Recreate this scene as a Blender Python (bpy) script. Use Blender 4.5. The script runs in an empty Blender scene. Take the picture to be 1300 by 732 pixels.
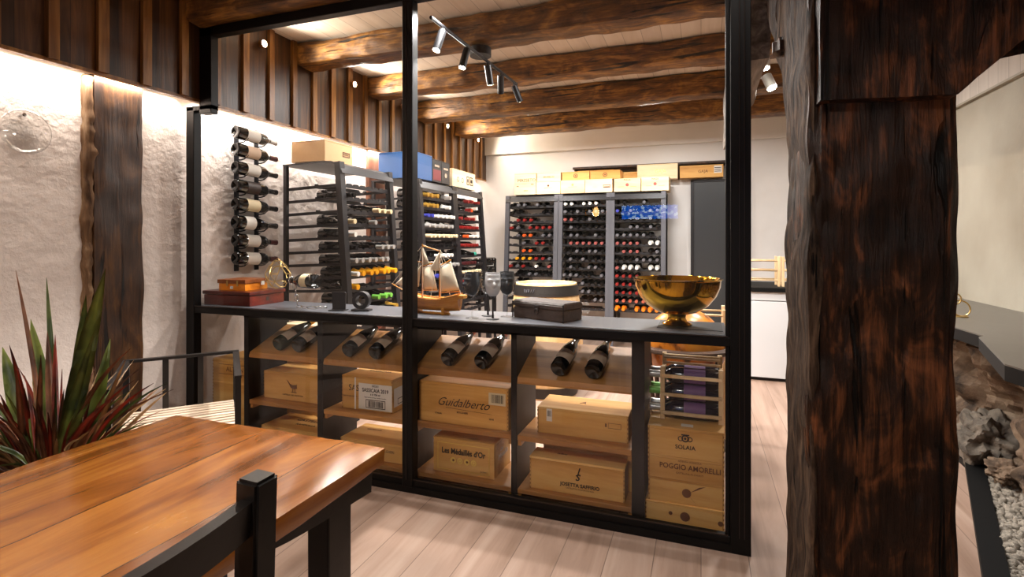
import bpy, bmesh, math, random
from mathutils import Vector, Matrix, noise, Euler
R = math.radians
rnd = random.Random(7)
scene = bpy.context.scene
COL = scene.collection

# ------------------------------------------------------------------ materials
def new_mat(name):
    m = bpy.data.materials.new(name); m.use_nodes = True
    nt = m.node_tree; b = nt.nodes['Principled BSDF']
    return m, nt, b
def N(nt, typ, **kw):
    n = nt.nodes.new(typ)
    for k, v in kw.items(): setattr(n, k, v)
    return n
def rgb(h):
    h = h.lstrip('#'); c = [int(h[i:i+2], 16)/255 for i in (0, 2, 4)]
    return tuple(x/12.92 if x <= .04045 else ((x+.055)/1.055)**2.4 for x in c) + (1,)
def C4(c): return rgb(c) if isinstance(c, str) else tuple(c) + (1,) if len(c) == 3 else c
def plain(name, c, rough=.5, metal=0, spec=.5, coat=0, emit=None, estr=0, bump=0, bscale=60, trans=0, vary=0):
    m, nt, b = new_mat(name)
    b.inputs['Base Color'].default_value = C4(c); b.inputs['Roughness'].default_value = rough
    b.inputs['Metallic'].default_value = metal; b.inputs['Specular IOR Level'].default_value = spec
    b.inputs['Coat Weight'].default_value = coat; b.inputs['Transmission Weight'].default_value = trans
    if emit: b.inputs['Emission Color'].default_value = C4(emit); b.inputs['Emission Strength'].default_value = estr
    if bump or vary:
        tc = N(nt, 'ShaderNodeTexCoord'); no = N(nt, 'ShaderNodeTexNoise'); no.inputs['Scale'].default_value = bscale
        no.inputs['Detail'].default_value = 5
        nt.links.new(tc.outputs['Object'], no.inputs['Vector'])
        if bump:
            bp = N(nt, 'ShaderNodeBump'); bp.inputs['Strength'].default_value = bump; bp.inputs['Distance'].default_value = .01
            nt.links.new(no.outputs['Fac'], bp.inputs['Height']); nt.links.new(bp.outputs['Normal'], b.inputs['Normal'])
        if vary:
            mx = N(nt, 'ShaderNodeMix', data_type='RGBA'); c4 = C4(c)
            mx.inputs[6].default_value = tuple(x*(1-vary) for x in c4[:3]) + (1,); mx.inputs[7].default_value = tuple(min(1, x*(1+vary)) for x in c4[:3]) + (1,)
            nt.links.new(no.outputs['Fac'], mx.inputs[0]); nt.links.new(mx.outputs[2], b.inputs['Base Color'])
    return m
def wood(name, dark, mid, light, axis=0, scale=6, stretch=14, rough=.5, bump=.3, spec=.5, plank=None, pw=.14, vary=.25, coat=0, knots=0, rvar=0, poly=0):
    """streaky grain along AXIS; PLANK = axis across which planks of width PW alternate in tone, with a fine seam"""
    m, nt, b = new_mat(name); L = nt.links.new
    tc = N(nt, 'ShaderNodeTexCoord'); mp = N(nt, 'ShaderNodeMapping')
    s = [scale]*3; s[axis] = scale/stretch; mp.inputs['Scale'].default_value = s
    oi = N(nt, 'ShaderNodeObjectInfo'); ad = N(nt, 'ShaderNodeVectorMath', operation='ADD'); mu = N(nt, 'ShaderNodeMath', operation='MULTIPLY')
    mu.inputs[1].default_value = 37.0; L(oi.outputs['Random'], mu.inputs[0])
    src = tc.outputs['Object']
    L(src, ad.inputs[0]); L(mu.outputs[0], ad.inputs[1]); vec = ad.outputs[0]
    seam = None
    if plank is not None:
        sp = N(nt, 'ShaderNodeSeparateXYZ'); L(src, sp.inputs[0])
        dv = N(nt, 'ShaderNodeMath', operation='DIVIDE'); dv.inputs[1].default_value = pw; L(sp.outputs[plank], dv.inputs[0])
        fl = N(nt, 'ShaderNodeMath', operation='FLOOR'); L(dv.outputs[0], fl.inputs[0])
        wn = N(nt, 'ShaderNodeTexWhiteNoise', noise_dimensions='1D'); L(fl.outputs[0], wn.inputs['W'])
        m2 = N(nt, 'ShaderNodeMath', operation='MULTIPLY'); m2.inputs[1].default_value = 19; L(wn.outputs['Value'], m2.inputs[0])
        ad2 = N(nt, 'ShaderNodeVectorMath', operation='ADD'); L(vec, ad2.inputs[0]); L(m2.outputs[0], ad2.inputs[1]); vec = ad2.outputs[0]
        fr = N(nt, 'ShaderNodeMath', operation='FRACT'); L(dv.outputs[0], fr.inputs[0])
        pp = N(nt, 'ShaderNodeMath', operation='PINGPONG'); pp.inputs[1].default_value = .5; L(fr.outputs[0], pp.inputs[0])
        seam = N(nt, 'ShaderNodeMapRange'); seam.inputs['From Min'].default_value = .0; seam.inputs['From Max'].default_value = .0025/pw
        L(pp.outputs[0], seam.inputs['Value'])
    L(vec, mp.inputs['Vector'])
    n1 = N(nt, 'ShaderNodeTexNoise'); n1.inputs['Scale'].default_value = 1; n1.inputs['Detail'].default_value = 8; n1.inputs['Roughness'].default_value = .62; n1.inputs['Distortion'].default_value = .6
    L(mp.outputs[0], n1.inputs['Vector'])
    cr = N(nt, 'ShaderNodeValToRGB'); e = cr.color_ramp.elements
    e[0].position = .3; e[0].color = C4(dark); e[1].position = .72; e[1].color = C4(light)
    x = e.new(.5); x.color = C4(mid); L(n1.outputs['Fac'], cr.inputs[0]); col = cr.outputs[0]
    if knots:
        mk = N(nt, 'ShaderNodeMapping'); sk = [5.5]*3; sk[axis] = 2.6; mk.inputs['Scale'].default_value = sk; L(vec, mk.inputs['Vector'])
        vo = N(nt, 'ShaderNodeTexVoronoi'); vo.inputs['Scale'].default_value = 1.0; L(mk.outputs[0], vo.inputs['Vector'])
        kr = N(nt, 'ShaderNodeMapRange'); kr.inputs['From Min'].default_value = .05; kr.inputs['From Max'].default_value = .12; kr.inputs['To Min'].default_value = knots; kr.inputs['To Max'].default_value = 0
        L(vo.outputs['Distance'], kr.inputs['Value'])
        km = N(nt, 'ShaderNodeMix', data_type='RGBA'); km.inputs[7].default_value = tuple(x*.45 for x in C4(dark)[:3]) + (1,)
        L(kr.outputs[0], km.inputs[0]); L(col, km.inputs[6]); col = km.outputs[2]
    hv = N(nt, 'ShaderNodeHueSaturation'); L(col, hv.inputs['Color'])
    vr = N(nt, 'ShaderNodeMapRange'); vr.inputs['To Min'].default_value = 1-vary; vr.inputs['To Max'].default_value = 1+vary
    L(wn.outputs['Value'] if plank is not None else oi.outputs['Random'], vr.inputs['Value']); L(vr.outputs[0], hv.inputs['Value']); col = hv.outputs[0]
    if seam:
        sm = N(nt, 'ShaderNodeMix', data_type='RGBA'); sm.inputs[6].default_value = tuple(x*.35 for x in C4(dark)[:3]) + (1,)
        L(seam.outputs[0], sm.inputs[0]); L(col, sm.inputs[7]); col = sm.outputs[2]
    L(col, b.inputs['Base Color'])
    b.inputs['Roughness'].default_value = rough; b.inputs['Specular IOR Level'].default_value = spec; b.inputs['Coat Weight'].default_value = coat
    if rvar:
        rr = N(nt, 'ShaderNodeMapRange'); rr.inputs['From Min'].default_value = .3; rr.inputs['From Max'].default_value = .7
        rr.inputs['To Min'].default_value = rough-rvar; rr.inputs['To Max'].default_value = rough+rvar
        L(n1.outputs['Fac'], rr.inputs['Value']); L(rr.outputs[0], b.inputs['Roughness'])
    if bump:
        bp = N(nt, 'ShaderNodeBump'); bp.inputs['Strength'].default_value = bump; bp.inputs['Distance'].default_value = .01
        L(n1.outputs['Fac'], bp.inputs['Height']); L(bp.outputs[0], b.inputs['Normal'])
    return m
def hewn_mat(name, dark, mid, light, axis, rough=.45, sc=3.5, bump=.9, vary=0, dist=.016):
    """adze-hewn varnished oak: fibre streaks, broad chopped facets, dark cracks along the grain"""
    m, nt, b = new_mat(name); L = nt.links.new
    tc = N(nt, 'ShaderNodeTexCoord'); oi = N(nt, 'ShaderNodeObjectInfo'); ad = N(nt, 'ShaderNodeVectorMath', operation='ADD')
    mu = N(nt, 'ShaderNodeMath', operation='MULTIPLY'); mu.inputs[1].default_value = 37.0; L(oi.outputs['Random'], mu.inputs[0]); L(tc.outputs['Object'], ad.inputs[0]); L(mu.outputs[0], ad.inputs[1])
    def noise_(s_across, s_along, detail, dist=0.0, rough_=.6):
        mp = N(nt, 'ShaderNodeMapping'); s = [s_across]*3; s[axis] = s_along; mp.inputs['Scale'].default_value = s; L(ad.outputs[0], mp.inputs['Vector'])
        n = N(nt, 'ShaderNodeTexNoise'); n.inputs['Scale'].default_value = 1; n.inputs['Detail'].default_value = detail; n.inputs['Distortion'].default_value = dist; n.inputs['Roughness'].default_value = rough_; L(mp.outputs[0], n.inputs['Vector']); return n.outputs['Fac'], mp
    fib, _ = noise_(sc*18, sc*1.3, 6, .4, .65); patch, _ = noise_(sc*2.2, sc*1.1, 4, 1.2); crack, _ = noise_(sc*7, sc*.35, 3, .8)
    facet = N(nt, 'ShaderNodeTexVoronoi', feature='SMOOTH_F1'); mpv = N(nt, 'ShaderNodeMapping'); s = [sc*4.6]*3; s[axis] = sc*2.2; mpv.inputs['Scale'].default_value = s; mpv.inputs['Rotation'].default_value = (.35, .35, .35); L(ad.outputs[0], mpv.inputs['Vector']); L(mpv.outputs[0], facet.inputs['Vector']); facet.inputs['Scale'].default_value = 1
    mix = N(nt, 'ShaderNodeMath', operation='MULTIPLY_ADD'); mix.inputs[1].default_value = .42; L(fib, mix.inputs[0])
    m2 = N(nt, 'ShaderNodeMath', operation='MULTIPLY'); m2.inputs[1].default_value = .62; L(patch, m2.inputs[0]); L(m2.outputs[0], mix.inputs[2])
    cr = N(nt, 'ShaderNodeValToRGB'); e = cr.color_ramp.elements; e[0].position = .36; e[0].color = C4(dark); e[1].position = .68; e[1].color = C4(light); x = e.new(.52); x.color = C4(mid); L(mix.outputs[0], cr.inputs[0])
    ck = N(nt, 'ShaderNodeMapRange'); ck.inputs['From Min'].default_value = .34; ck.inputs['From Max'].default_value = .40; L(crack, ck.inputs['Value'])
    cm = N(nt, 'ShaderNodeMix', data_type='RGBA'); cm.inputs[6].default_value = tuple(q*.4 for q in C4(dark)[:3]) + (1,); L(ck.outputs[0], cm.inputs[0]); L(cr.outputs[0], cm.inputs[7])
    hv = N(nt, 'ShaderNodeHueSaturation'); vr = N(nt, 'ShaderNodeMapRange'); vr.inputs['To Min'].default_value = 1-vary; vr.inputs['To Max'].default_value = 1+vary; L(oi.outputs['Random'], vr.inputs['Value']); L(vr.outputs[0], hv.inputs['Value']); L(cm.outputs[2], hv.inputs['Color']); L(hv.outputs[0], b.inputs['Base Color'])
    b.inputs['Roughness'].default_value = rough; b.inputs['Specular IOR Level'].default_value = .45
    h1 = N(nt, 'ShaderNodeMath', operation='MULTIPLY_ADD'); h1.inputs[1].default_value = .35; L(fib, h1.inputs[0]); L(facet.outputs['Distance'], h1.inputs[2])
    h2 = N(nt, 'ShaderNodeMath', operation='MULTIPLY_ADD'); h2.inputs[1].default_value = .5; L(ck.outputs[0], h2.inputs[0]); L(h1.outputs[0], h2.inputs[2])
    bp = N(nt, 'ShaderNodeBump'); bp.inputs['Strength'].default_value = bump; bp.inputs['Distance'].default_value = dist; L(h2.outputs[0], bp.inputs['Height']); L(bp.outputs[0], b.inputs['Normal'])
    return m
def plaster(name, c, c2, bs=1.0, dist=.02, scale=7):
    m, nt, b = new_mat(name); L = nt.links.new
    tc = N(nt, 'ShaderNodeTexCoord')
    n1 = N(nt, 'ShaderNodeTexNoise'); n1.inputs['Scale'].default_value = scale; n1.inputs['Detail'].default_value = 9; n1.inputs['Roughness'].default_value = .6
    n2 = N(nt, 'ShaderNodeTexNoise'); n2.inputs['Scale'].default_value = 1.1; n2.inputs['Detail'].default_value = 4
    L(tc.outputs['Object'], n1.inputs['Vector']); L(tc.outputs['Object'], n2.inputs['Vector'])
    mx = N(nt, 'ShaderNodeMix', data_type='RGBA'); mx.inputs[6].default_value = C4(c2); mx.inputs[7].default_value = C4(c)
    mr = N(nt, 'ShaderNodeMapRange'); mr.inputs['From Min'].default_value = .35; mr.inputs['From Max'].default_value = .6
    L(n2.outputs['Fac'], mr.inputs['Value']); L(mr.outputs[0], mx.inputs[0]); L(mx.outputs[2], b.inputs['Base Color'])
    b.inputs['Roughness'].default_value = .85; b.inputs['Specular IOR Level'].default_value = .2
    bp = N(nt, 'ShaderNodeBump'); bp.inputs['Strength'].default_value = bs; bp.inputs['Distance'].default_value = dist
    L(n1.outputs['Fac'], bp.inputs['Height']); L(bp.outputs[0], b.inputs['Normal'])
    return m
def pane_mat(name, tint=(.97, .985, .98), k=1.0):
    m = bpy.data.materials.new(name); m.use_nodes = True; nt = m.node_tree; nt.nodes.clear(); L = nt.links.new
    o = N(nt, 'ShaderNodeOutputMaterial'); mx = N(nt, 'ShaderNodeMixShader'); t = N(nt, 'ShaderNodeBsdfTransparent'); g = N(nt, 'ShaderNodeBsdfGlossy')
    t.inputs['Color'].default_value = tuple(tint) + (1,); g.inputs['Roughness'].default_value = .0
    lw = N(nt, 'ShaderNodeLayerWeight'); lw.inputs['Blend'].default_value = .5           # Schlick reflectance, the same from both faces
    pw = N(nt, 'ShaderNodeMath', operation='POWER'); pw.inputs[1].default_value = 5; L(lw.outputs['Facing'], pw.inputs[0])
    mu = N(nt, 'ShaderNodeMath', operation='MULTIPLY_ADD'); mu.inputs[1].default_value = .92*k; mu.inputs[2].default_value = .05*k
    L(pw.outputs[0], mu.inputs[0]); L(mu.outputs[0], mx.inputs[0]); L(t.outputs[0], mx.inputs[1]); L(g.outputs[0], mx.inputs[2]); L(mx.outputs[0], o.inputs[0])
    return m
M = {}
M['wall'] = plaster('rough white plaster', '#d6c8be', '#c9bab0', .75, .028, 5)
M['wall_back'] = plaster('smooth white plaster', '#e2dfdc', '#d3cec9', .35, .01, 4)
M['wall_grey'] = plaster('grey beige plaster', '#a8a294', '#978f80', .4, .012, 4)
M['floor'] = wood('pale oak floor', '#836a5a', '#9c8272', '#ae9787', 1, 9, 12, .42, .05, .35, plank=0, pw=.19, vary=.09, knots=.25)
M['ceil'] = wood('whitewashed ceiling boards', '#d2c4b4', '#e0d4c6', '#eae0d4', 1, 8, 14, .55, .05, .3, plank=0, pw=.14, vary=.06)
M['clad_white'] = wood('white painted boards', '#b5aca2', '#c2b9af', '#cac2b8', 2, 6, 10, .6, .05, .3, plank=1, pw=.13, vary=.04)
M['clad'] = wood('dark brown wall boards', '#21140a', '#452b16', '#6e4a25', 2, 14, 12, .42, .25, .45, plank=1, pw=.115, vary=.3)
M['batten'] = wood('honey stained battens', '#55381a', '#85592a', '#b08040', 2, 16, 10, .42, .3, .45, vary=.2)
M['beam'] = hewn_mat('varnished hewn beam', '#2a170a', '#6e4820', '#b8843c', 0, .52, vary=.12)
M['beam_y'] = wood('weathered grey timber', '#3c352f', '#6a6058', '#9a9188', 1, 22, 10, .7, .8, .25)
M['post'] = hewn_mat('dark hewn post', '#0a0503', '#26140a', '#744426', 2, .42, 3.6, 1.0, dist=.03)
M['post_side'] = hewn_mat('cracked grey brown timber', '#0c0806', '#37291f', '#5c4838', 2, .78, 6, .7, dist=.022); M['post_side'].node_tree.nodes['Principled BSDF'].inputs['Specular IOR Level'].default_value = .12
M['post'].node_tree.nodes['Principled BSDF'].inputs['Specular IOR Level'].default_value = .18
M['wallpost'] = hewn_mat('dark brown wall timber', '#1a0d05', '#38200e', '#5c3a18', 2, .5, 2.5, .6)
M['wallpost_worn'] = wood('worn pale edge of wall timber', '#3a2414', '#74553a', '#a88a6c', 2, 20, 6, .7, .8, .2)
M['wallpost_red'] = wood('red brown wall timber', '#4a2a1c', '#7c4c36', '#96654c', 2, 8, 3, .5, .5, .35)
M['steel'] = plain('black steel', '#0a0706', .5, .0, .22)
M['steel_line'] = plain('worn steel edge', '#3a302b', .3, .6)
M['pane'] = pane_mat('clear pane', (.97, .975, .97), .75)
M['rack'] = plain('dark grey rack metal', '#201f22', .45, .3, .5)
M['rack_light'] = plain('mid grey rack metal', '#55555b', .45, .3, .5)
M['cab'] = wood('black stained cabinet', '#0a0807', '#141010', '#1e1816', 2, 8, 8, .5, .15, .3)
M['counter'] = plain('dark grey worktop', '#4a4b50', .34, 0, .5, bump=.03, vary=.12, bscale=9)
M['oak'] = wood('oiled oak shelf', '#85552a', '#ac763c', '#c08a50', 0, 8, 12, .45, .08, .4, vary=.06)
M['crate'] = wood('pine crate', '#b47c3a', '#d6a25a', '#e2b874', 0, 7, 10, .55, .06, .3, vary=.09, knots=.55)
M['crate_pale'] = wood('pale pine crate', '#d8b888', '#e8d0a8', '#f0dfc0', 0, 7, 10, .55, .06, .3, vary=.05, knots=.2)
M['crate_gold'] = wood('honey pine crate', '#b0702c', '#cf934c', '#dba964', 0, 7, 10, .5, .06, .3, vary=.08, knots=.5)
M['crate_dark'] = plain('darker end grain', '#9a6a34', .6)
M['ink'] = plain('dark print ink', '#2a1c14', .6)
M['ink_brown'] = plain('burnt brown print', '#6d4326', .7)
M['ink_red'] = plain('red print', '#b05048', .6)
M['gold_print'] = plain('gold foil print', '#e8c868', .3, .6)
M['paper'] = plain('white paper label', '#dcd6cc', .7)
M['paper_cream'] = plain('cream paper label', '#d2c09c', .7)
M['paper_kraft'] = plain('brown paper label', '#cdb299', .7)
M['paper_purple'] = plain('purple paper label', '#6d4a78', .6)
M['bottle'] = plain('dark bottle glass', '#07090a', .06, 0, .8)
M['bottle_green'] = plain('green bottle glass', '#1a1e08', .08, 0, .6)
M['bottle_blue'] = plain('blue black bottle glass', '#0a0d20', .12, 0, .6)
M['bottle_clear'] = plain('pale bottle glass', '#9aa09c', .12, 0, .6)
CAP = {}
for k, c, r, me in (('black', '#121113', .22, .3), ('grey', '#7a7a80', .3, .5), ('red', '#8c1f1c', .35, .2), ('orange', '#e05a20', .35, .1), ('yellow', '#f0a818', .35, .2), ('silver', '#b8b4b0', .35, .4), ('white', '#e6e2da', .45, 0),
                    ('gold', '#d0a040', .35, .6), ('cream', '#dcc8a0', .5, 0), ('green', '#6fb548', .4, .1), ('teal', '#38a088', .4, .1), ('blue', '#3a3fa0', .4, .2), ('copper', '#b8604a', .4, .3), ('pink', '#964c48', .4, .1), ('tangerine', '#f08018', .4, .1), ('burgundy', '#4a1418', .4, .2)):
    CAP[k] = plain(k + ' capsule', c, r, me)
M['table'] = wood('glossy oiled table oak', '#3e1f08', '#864c18', '#b87a2e', 1, 6, 7, .21, .16, .5, plank=0, pw=.283, vary=.10, rvar=.10, coat=.1, knots=.5)
M['table_edge'] = M['table']
M['black_wood'] = wood('black stained wood', '#080605', '#120e0c', '#1e1815', 0, 9, 8, .45, .1, .3)
M['slat'] = wood('pale teak slat', '#b89a80', '#d8c0a8', '#e8d6c2', 0, 8, 12, .5, .05, .3)
M['chair_metal'] = plain('dark grey powder coated metal', '#2a2624', .4, .4)
M['brass'] = plain('polished brass', '#c8962c', .09, 1.0)
M['mahogany'] = wood('red mahogany box', '#2c0a06', '#5a1a10', '#7a2a1a', 0, 10, 10, .28, .03, .5)
M['cigar'] = wood('orange cedar box', '#b05a10', '#d9801c', '#e8952c', 0, 10, 10, .35, .03, .5)
M['cigar_dark'] = wood('brown cedar lid', '#5a2c12', '#84461e', '#98562a', 0, 10, 10, .35, .03, .5)
M['gold_wire'] = plain('gold wire', '#c8a868', .3, .8)
M['chrome'] = plain('chrome', '#d8d8d8', .12, 1)
M['black_iron'] = plain('matt black iron', '#18181b', .42, .3)
M['ship'] = wood('varnished ship wood', '#8a4c14', '#b87024', '#d0903c', 0, 30, 8, .35, .1, .5, vary=.05)
M['ship_light'] = plain('honey spar wood', '#c8842c', .4)
M['sail'] = plain('cream sailcloth', '#e2d2b8', .8, bump=.05)
M['thread'] = plain('cream rigging thread', '#d8cdb8', .8)
M['chest'] = plain('dark leather chest', '#3a302c', .55, 0, .4, bump=.5, bscale=40, vary=.4)
M['barrel'] = wood('pale oak staves', '#b8915c', '#d4b07c', '#e2c496', 2, 9, 9, .55, .08, .3)
M['hoop'] = plain('dark iron hoop', '#2c2826', .45, .5, bump=.1)
M['clear'] = pane_mat('clear glass', (.97, .97, .965), .9)
M['mask_dark'] = plain('charcoal glass mask', '#34363a', .25, .1, .5)
M['mask_white'] = plain('frosted white glass mask', '#c8c8ca', .25, 0, .5)
M['white_cab'] = plain('white lacquer', '#d6d8da', .4)
M['pine'] = wood('pale pine dowel', '#c8a070', '#dcbc90', '#e8cca4', 2, 9, 8, .5, .05, .3)
M['globe'] = None
M['lamp_on'] = plain('lit lamp', '#ffffff', emit='#fff4e0', estr=90)
M['led'] = plain('led strip', '#ffffff', emit='#ffe9cf', estr=25)
M['bulb'] = plain('warm bulb', '#ffffff', emit='#ffc070', estr=30)
M['white_metal'] = plain('white lamp housing', '#c8c8c8', .4)
M['blue_card'] = plain('blue carton', '#2c5c98', .6)
M['dark_card'] = plain('black carton', '#2a2420', .6)
M['red_card'] = plain('red carton', '#7a2028', .6)
M['tan_card'] = plain('tan carton', '#cfa878', .7, vary=.05)
M['dark_door'] = plain('dark grey tinted door', '#3a3c3e', .3)
M['slab'] = plain('dark grey stone worktop', '#5a554e', .35, 0, .5, bump=.04, bscale=12, vary=.12)
M['slab_edge'] = plain('black worktop edge', '#070707', .6, 0, .2)
def rock_mat(name, a, b_, c, sc=6):
    m, nt, b = new_mat(name); L = nt.links.new
    tc = N(nt, 'ShaderNodeTexCoord'); n1 = N(nt, 'ShaderNodeTexNoise'); n1.inputs['Scale'].default_value = sc; n1.inputs['Detail'].default_value = 10; n1.inputs['Roughness'].default_value = .65
    L(tc.outputs['Object'], n1.inputs['Vector']); cr = N(nt, 'ShaderNodeValToRGB'); e = cr.color_ramp.elements
    e[0].position = .32; e[0].color = C4(a); e[1].position = .7; e[1].color = C4(c); x = e.new(.5); x.color = C4(b_)
    L(n1.outputs['Fac'], cr.inputs[0]); L(cr.outputs[0], b.inputs['Base Color']); b.inputs['Roughness'].default_value = .85
    bp = N(nt, 'ShaderNodeBump'); bp.inputs['Strength'].default_value = .8; bp.inputs['Distance'].default_value = .03; L(n1.outputs['Fac'], bp.inputs['Height']); L(bp.outputs[0], b.inputs['Normal'])
    return m
M['rock'] = rock_mat('brown rock', '#2a2018', '#6a5644', '#8c7a66')
M['rock_grey'] = rock_mat('grey rock', '#2c2722', '#6a6156', '#8c8276')
M['pebble'] = rock_mat('pale pebbles', '#665f54', '#8e8578', '#a89f93', 14)
def leaf_mat(name, a, b_):
    m, nt, b = new_mat(name); L = nt.links.new
    tc = N(nt, 'ShaderNodeTexCoord'); n1 = N(nt, 'ShaderNodeTexNoise'); n1.inputs['Scale'].default_value = 9; L(tc.outputs['Object'], n1.inputs['Vector'])
    mx = N(nt, 'ShaderNodeMix', data_type='RGBA'); mx.inputs[6].default_value = C4(a); mx.inputs[7].default_value = C4(b_)
    mr = N(nt, 'ShaderNodeMapRange'); mr.inputs['From Min'].default_value = .4; mr.inputs['From Max'].default_value = .6; L(n1.outputs['Fac'], mr.inputs['Value'])
    L(mr.outputs[0], mx.inputs[0]); L(mx.outputs[2], b.inputs['Base Color']); b.inputs['Roughness'].default_value = .38
    return m
M['leaf_green'] = leaf_mat('olive green leaf', '#46532a', '#7c8442')
M['leaf_brown'] = leaf_mat('bronze leaf', '#5a3826', '#8e5e40')
M['leaf_red'] = leaf_mat('dark red leaf', '#5a2218', '#963c28')
M['leaf_tan'] = leaf_mat('dry tan leaf', '#8a6a44', '#b08c60')
M['pot'] = plain('dark clay pot', '#2c2622', .6)
M['soil'] = plain('soil', '#1a1410', .95)
def globe_mat():
    m, nt, b = new_mat('old map print'); L = nt.links.new
    tc = N(nt, 'ShaderNodeTexCoord'); n1 = N(nt, 'ShaderNodeTexNoise'); n1.inputs['Scale'].default_value = 9; n1.inputs['Detail'].default_value = 7; L(tc.outputs['Object'], n1.inputs['Vector'])
    cr = N(nt, 'ShaderNodeValToRGB'); e = cr.color_ramp.elements
    e[0].position = .36; e[0].color = rgb('#3a2010'); e[1].position = .46; e[1].color = rgb('#c8741c'); x = e.new(.7); x.color = rgb('#d89030'); x = e.new(.41); x.color = rgb('#8a4c16')
    L(n1.outputs['Fac'], cr.inputs[0]); L(cr.outputs[0], b.inputs['Base Color']); b.inputs['Roughness'].default_value = .3
    return m
M['globe'] = globe_mat()

# ------------------------------------------------------------------ mesh helpers
def mesh_of(bm, name, smooth=False):
    me = bpy.data.meshes.new(name); bmesh.ops.recalc_face_normals(bm, faces=bm.faces); bm.to_mesh(me); bm.free()
    if smooth:
        for p in me.polygons: p.use_smooth = True
    return me
def link(name, me, mat, parent=None, loc=None):
    o = bpy.data.objects.new(name, me); COL.objects.link(o)
    if mat is not None and me is not None and not me.materials: me.materials.append(mat)
    if parent is not None: o.parent = parent
    if loc is not None: o.location = loc
    return o
def obj(name, bm, mat, parent=None, loc=None, smooth=False, auto=None):
    me = mesh_of(bm, name, smooth)
    if auto:
        for p in me.polygons: p.use_smooth = True
        me.set_sharp_from_angle(angle=R(auto))
    return link(name, me, mat, parent, loc)
def tag(o, label=None, cat=None, group=None, kind=None):
    if label: o['label'] = label
    if cat: o['category'] = cat
    if group: o['group'] = group
    if kind: o['kind'] = kind
    return o
def thing(name, label, cat, loc=(0, 0, 0), rz=0, group=None):
    o = bpy.data.objects.new(name, None); COL.objects.link(o); o.location = loc; o.rotation_euler = (0, 0, rz); o.empty_display_size = .05
    return tag(o, label, cat, group)
def struct(name, bm, mat, parent=None, **k):
    o = obj(name, bm, mat, parent, **k)
    if parent is None: o['kind'] = 'structure'
    return o
def B(): return bmesh.new()
def box(bm, x0, x1, y0, y1, z0, z1, mtx=None):
    vs = [bm.verts.new(mtx @ Vector(p) if mtx else p) for p in ((x0, y0, z0), (x1, y0, z0), (x1, y1, z0), (x0, y1, z0), (x0, y0, z1), (x1, y0, z1), (x1, y1, z1), (x0, y1, z1))]
    for f in ((0, 3, 2, 1), (4, 5, 6, 7), (0, 1, 5, 4), (1, 2, 6, 5), (2, 3, 7, 6), (3, 0, 4, 7)): bm.faces.new([vs[i] for i in f])
    return bm
def bbox(x0, x1, y0, y1, z0, z1, bev=0, seg=2):
    bm = box(B(), x0, x1, y0, y1, z0, z1)
    if bev: bmesh.ops.bevel(bm, geom=bm.edges[:], offset=bev, segments=seg, profile=.6, affect='EDGES')
    return bm
def bar(bm, p, q, w, h, up=(0, 0, 1)):
    """rectangular bar from P to Q: W across, H along UP"""
    p, q = Vector(p), Vector(q); d = (q-p).normalized(); u = Vector(up); s = d.cross(u)
    if s.length < 1e-4: s = d.cross(Vector((1, 0, 0)))
    s.normalize(); u = s.cross(d).normalized()
    c = []
    for e in (p, q):
        for a, b in ((-1, -1), (1, -1), (1, 1), (-1, 1)): c.append(bm.verts.new(e + s*a*w/2 + u*b*h/2))
    for f in ((0, 1, 2, 3), (7, 6, 5, 4), (0, 4, 5, 1), (1, 5, 6, 2), (2, 6, 7, 3), (3, 7, 4, 0)): bm.faces.new([c[i] for i in f])
    return bm
def tube(bm, pts, r, n=8, cap=True, closed=False):
    pts = [Vector(p) for p in pts]; rings = []; k = len(pts); ref = None
    for i, p in enumerate(pts):
        a = pts[(i-1) % k] if closed or i else p; b = pts[(i+1) % k] if closed or i < k-1 else p
        d = (b-a).normalized()
        if ref is None:
            ref = d.orthogonal().normalized()
        else:
            ref = (ref - d*ref.dot(d))
            ref = ref.normalized() if ref.length > 1e-5 else d.orthogonal().normalized()
        s = d.cross(ref); rr = r[i] if isinstance(r, (list, tuple)) else r
        rings.append([bm.verts.new(p + (ref*math.cos(2*math.pi*j/n) + s*math.sin(2*math.pi*j/n))*rr) for j in range(n)])
    for i in range(k if closed else k-1):
        A, C = rings[i], rings[(i+1) % k]
        for j in range(n): bm.faces.new((A[j], A[(j+1) % n], C[(j+1) % n], C[j]))
    if cap and not closed: bm.faces.new(rings[0][::-1]); bm.faces.new(rings[-1])
    return bm
def lathe(bm, prof, n=24, mtx=None, a0=0, a1=None):
    full = a1 is None; a1 = 2*math.pi if full else a1; rings = []; m = n if full else n+1
    for r, z in prof:
        if r < 1e-6:
            v = Vector((0, 0, z)); rings.append([bm.verts.new(mtx @ v if mtx else v)])
        else:
            rg = []
            for j in range(m):
                a = a0 + (a1-a0)*j/n; v = Vector((r*math.cos(a), r*math.sin(a), z)); rg.append(bm.verts.new(mtx @ v if mtx else v))
            rings.append(rg)
    for A, C in zip(rings, rings[1:]):
        for j in range(n):
            k = (j+1) % m
            if len(A) == 1 and len(C) == 1: continue
            if len(A) == 1: bm.faces.new((A[0], C[k], C[j]))
            elif len(C) == 1: bm.faces.new((A[j], A[k], C[0]))
            else: bm.faces.new((A[j], A[k], C[k], C[j]))
    return bm
def prism(bm, poly, a, b, axis=2, mtx=None):
    """extrude a 2D polygon along AXIS from a to b; the two coordinates are the remaining axes in order"""
    def pt(u, v, w):
        p = {0: (w, u, v), 1: (u, w, v), 2: (u, v, w)}[axis]; p = Vector(p); return mtx @ p if mtx else p
    lo = [bm.verts.new(pt(u, v, a)) for u, v in poly]; hi = [bm.verts.new(pt(u, v, b)) for u, v in poly]; n = len(poly)
    bm.faces.new(lo[::-1]); bm.faces.new(hi)
    for i in range(n): bm.faces.new((lo[i], lo[(i+1) % n], hi[(i+1) % n], hi[i]))
    return bm
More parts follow.
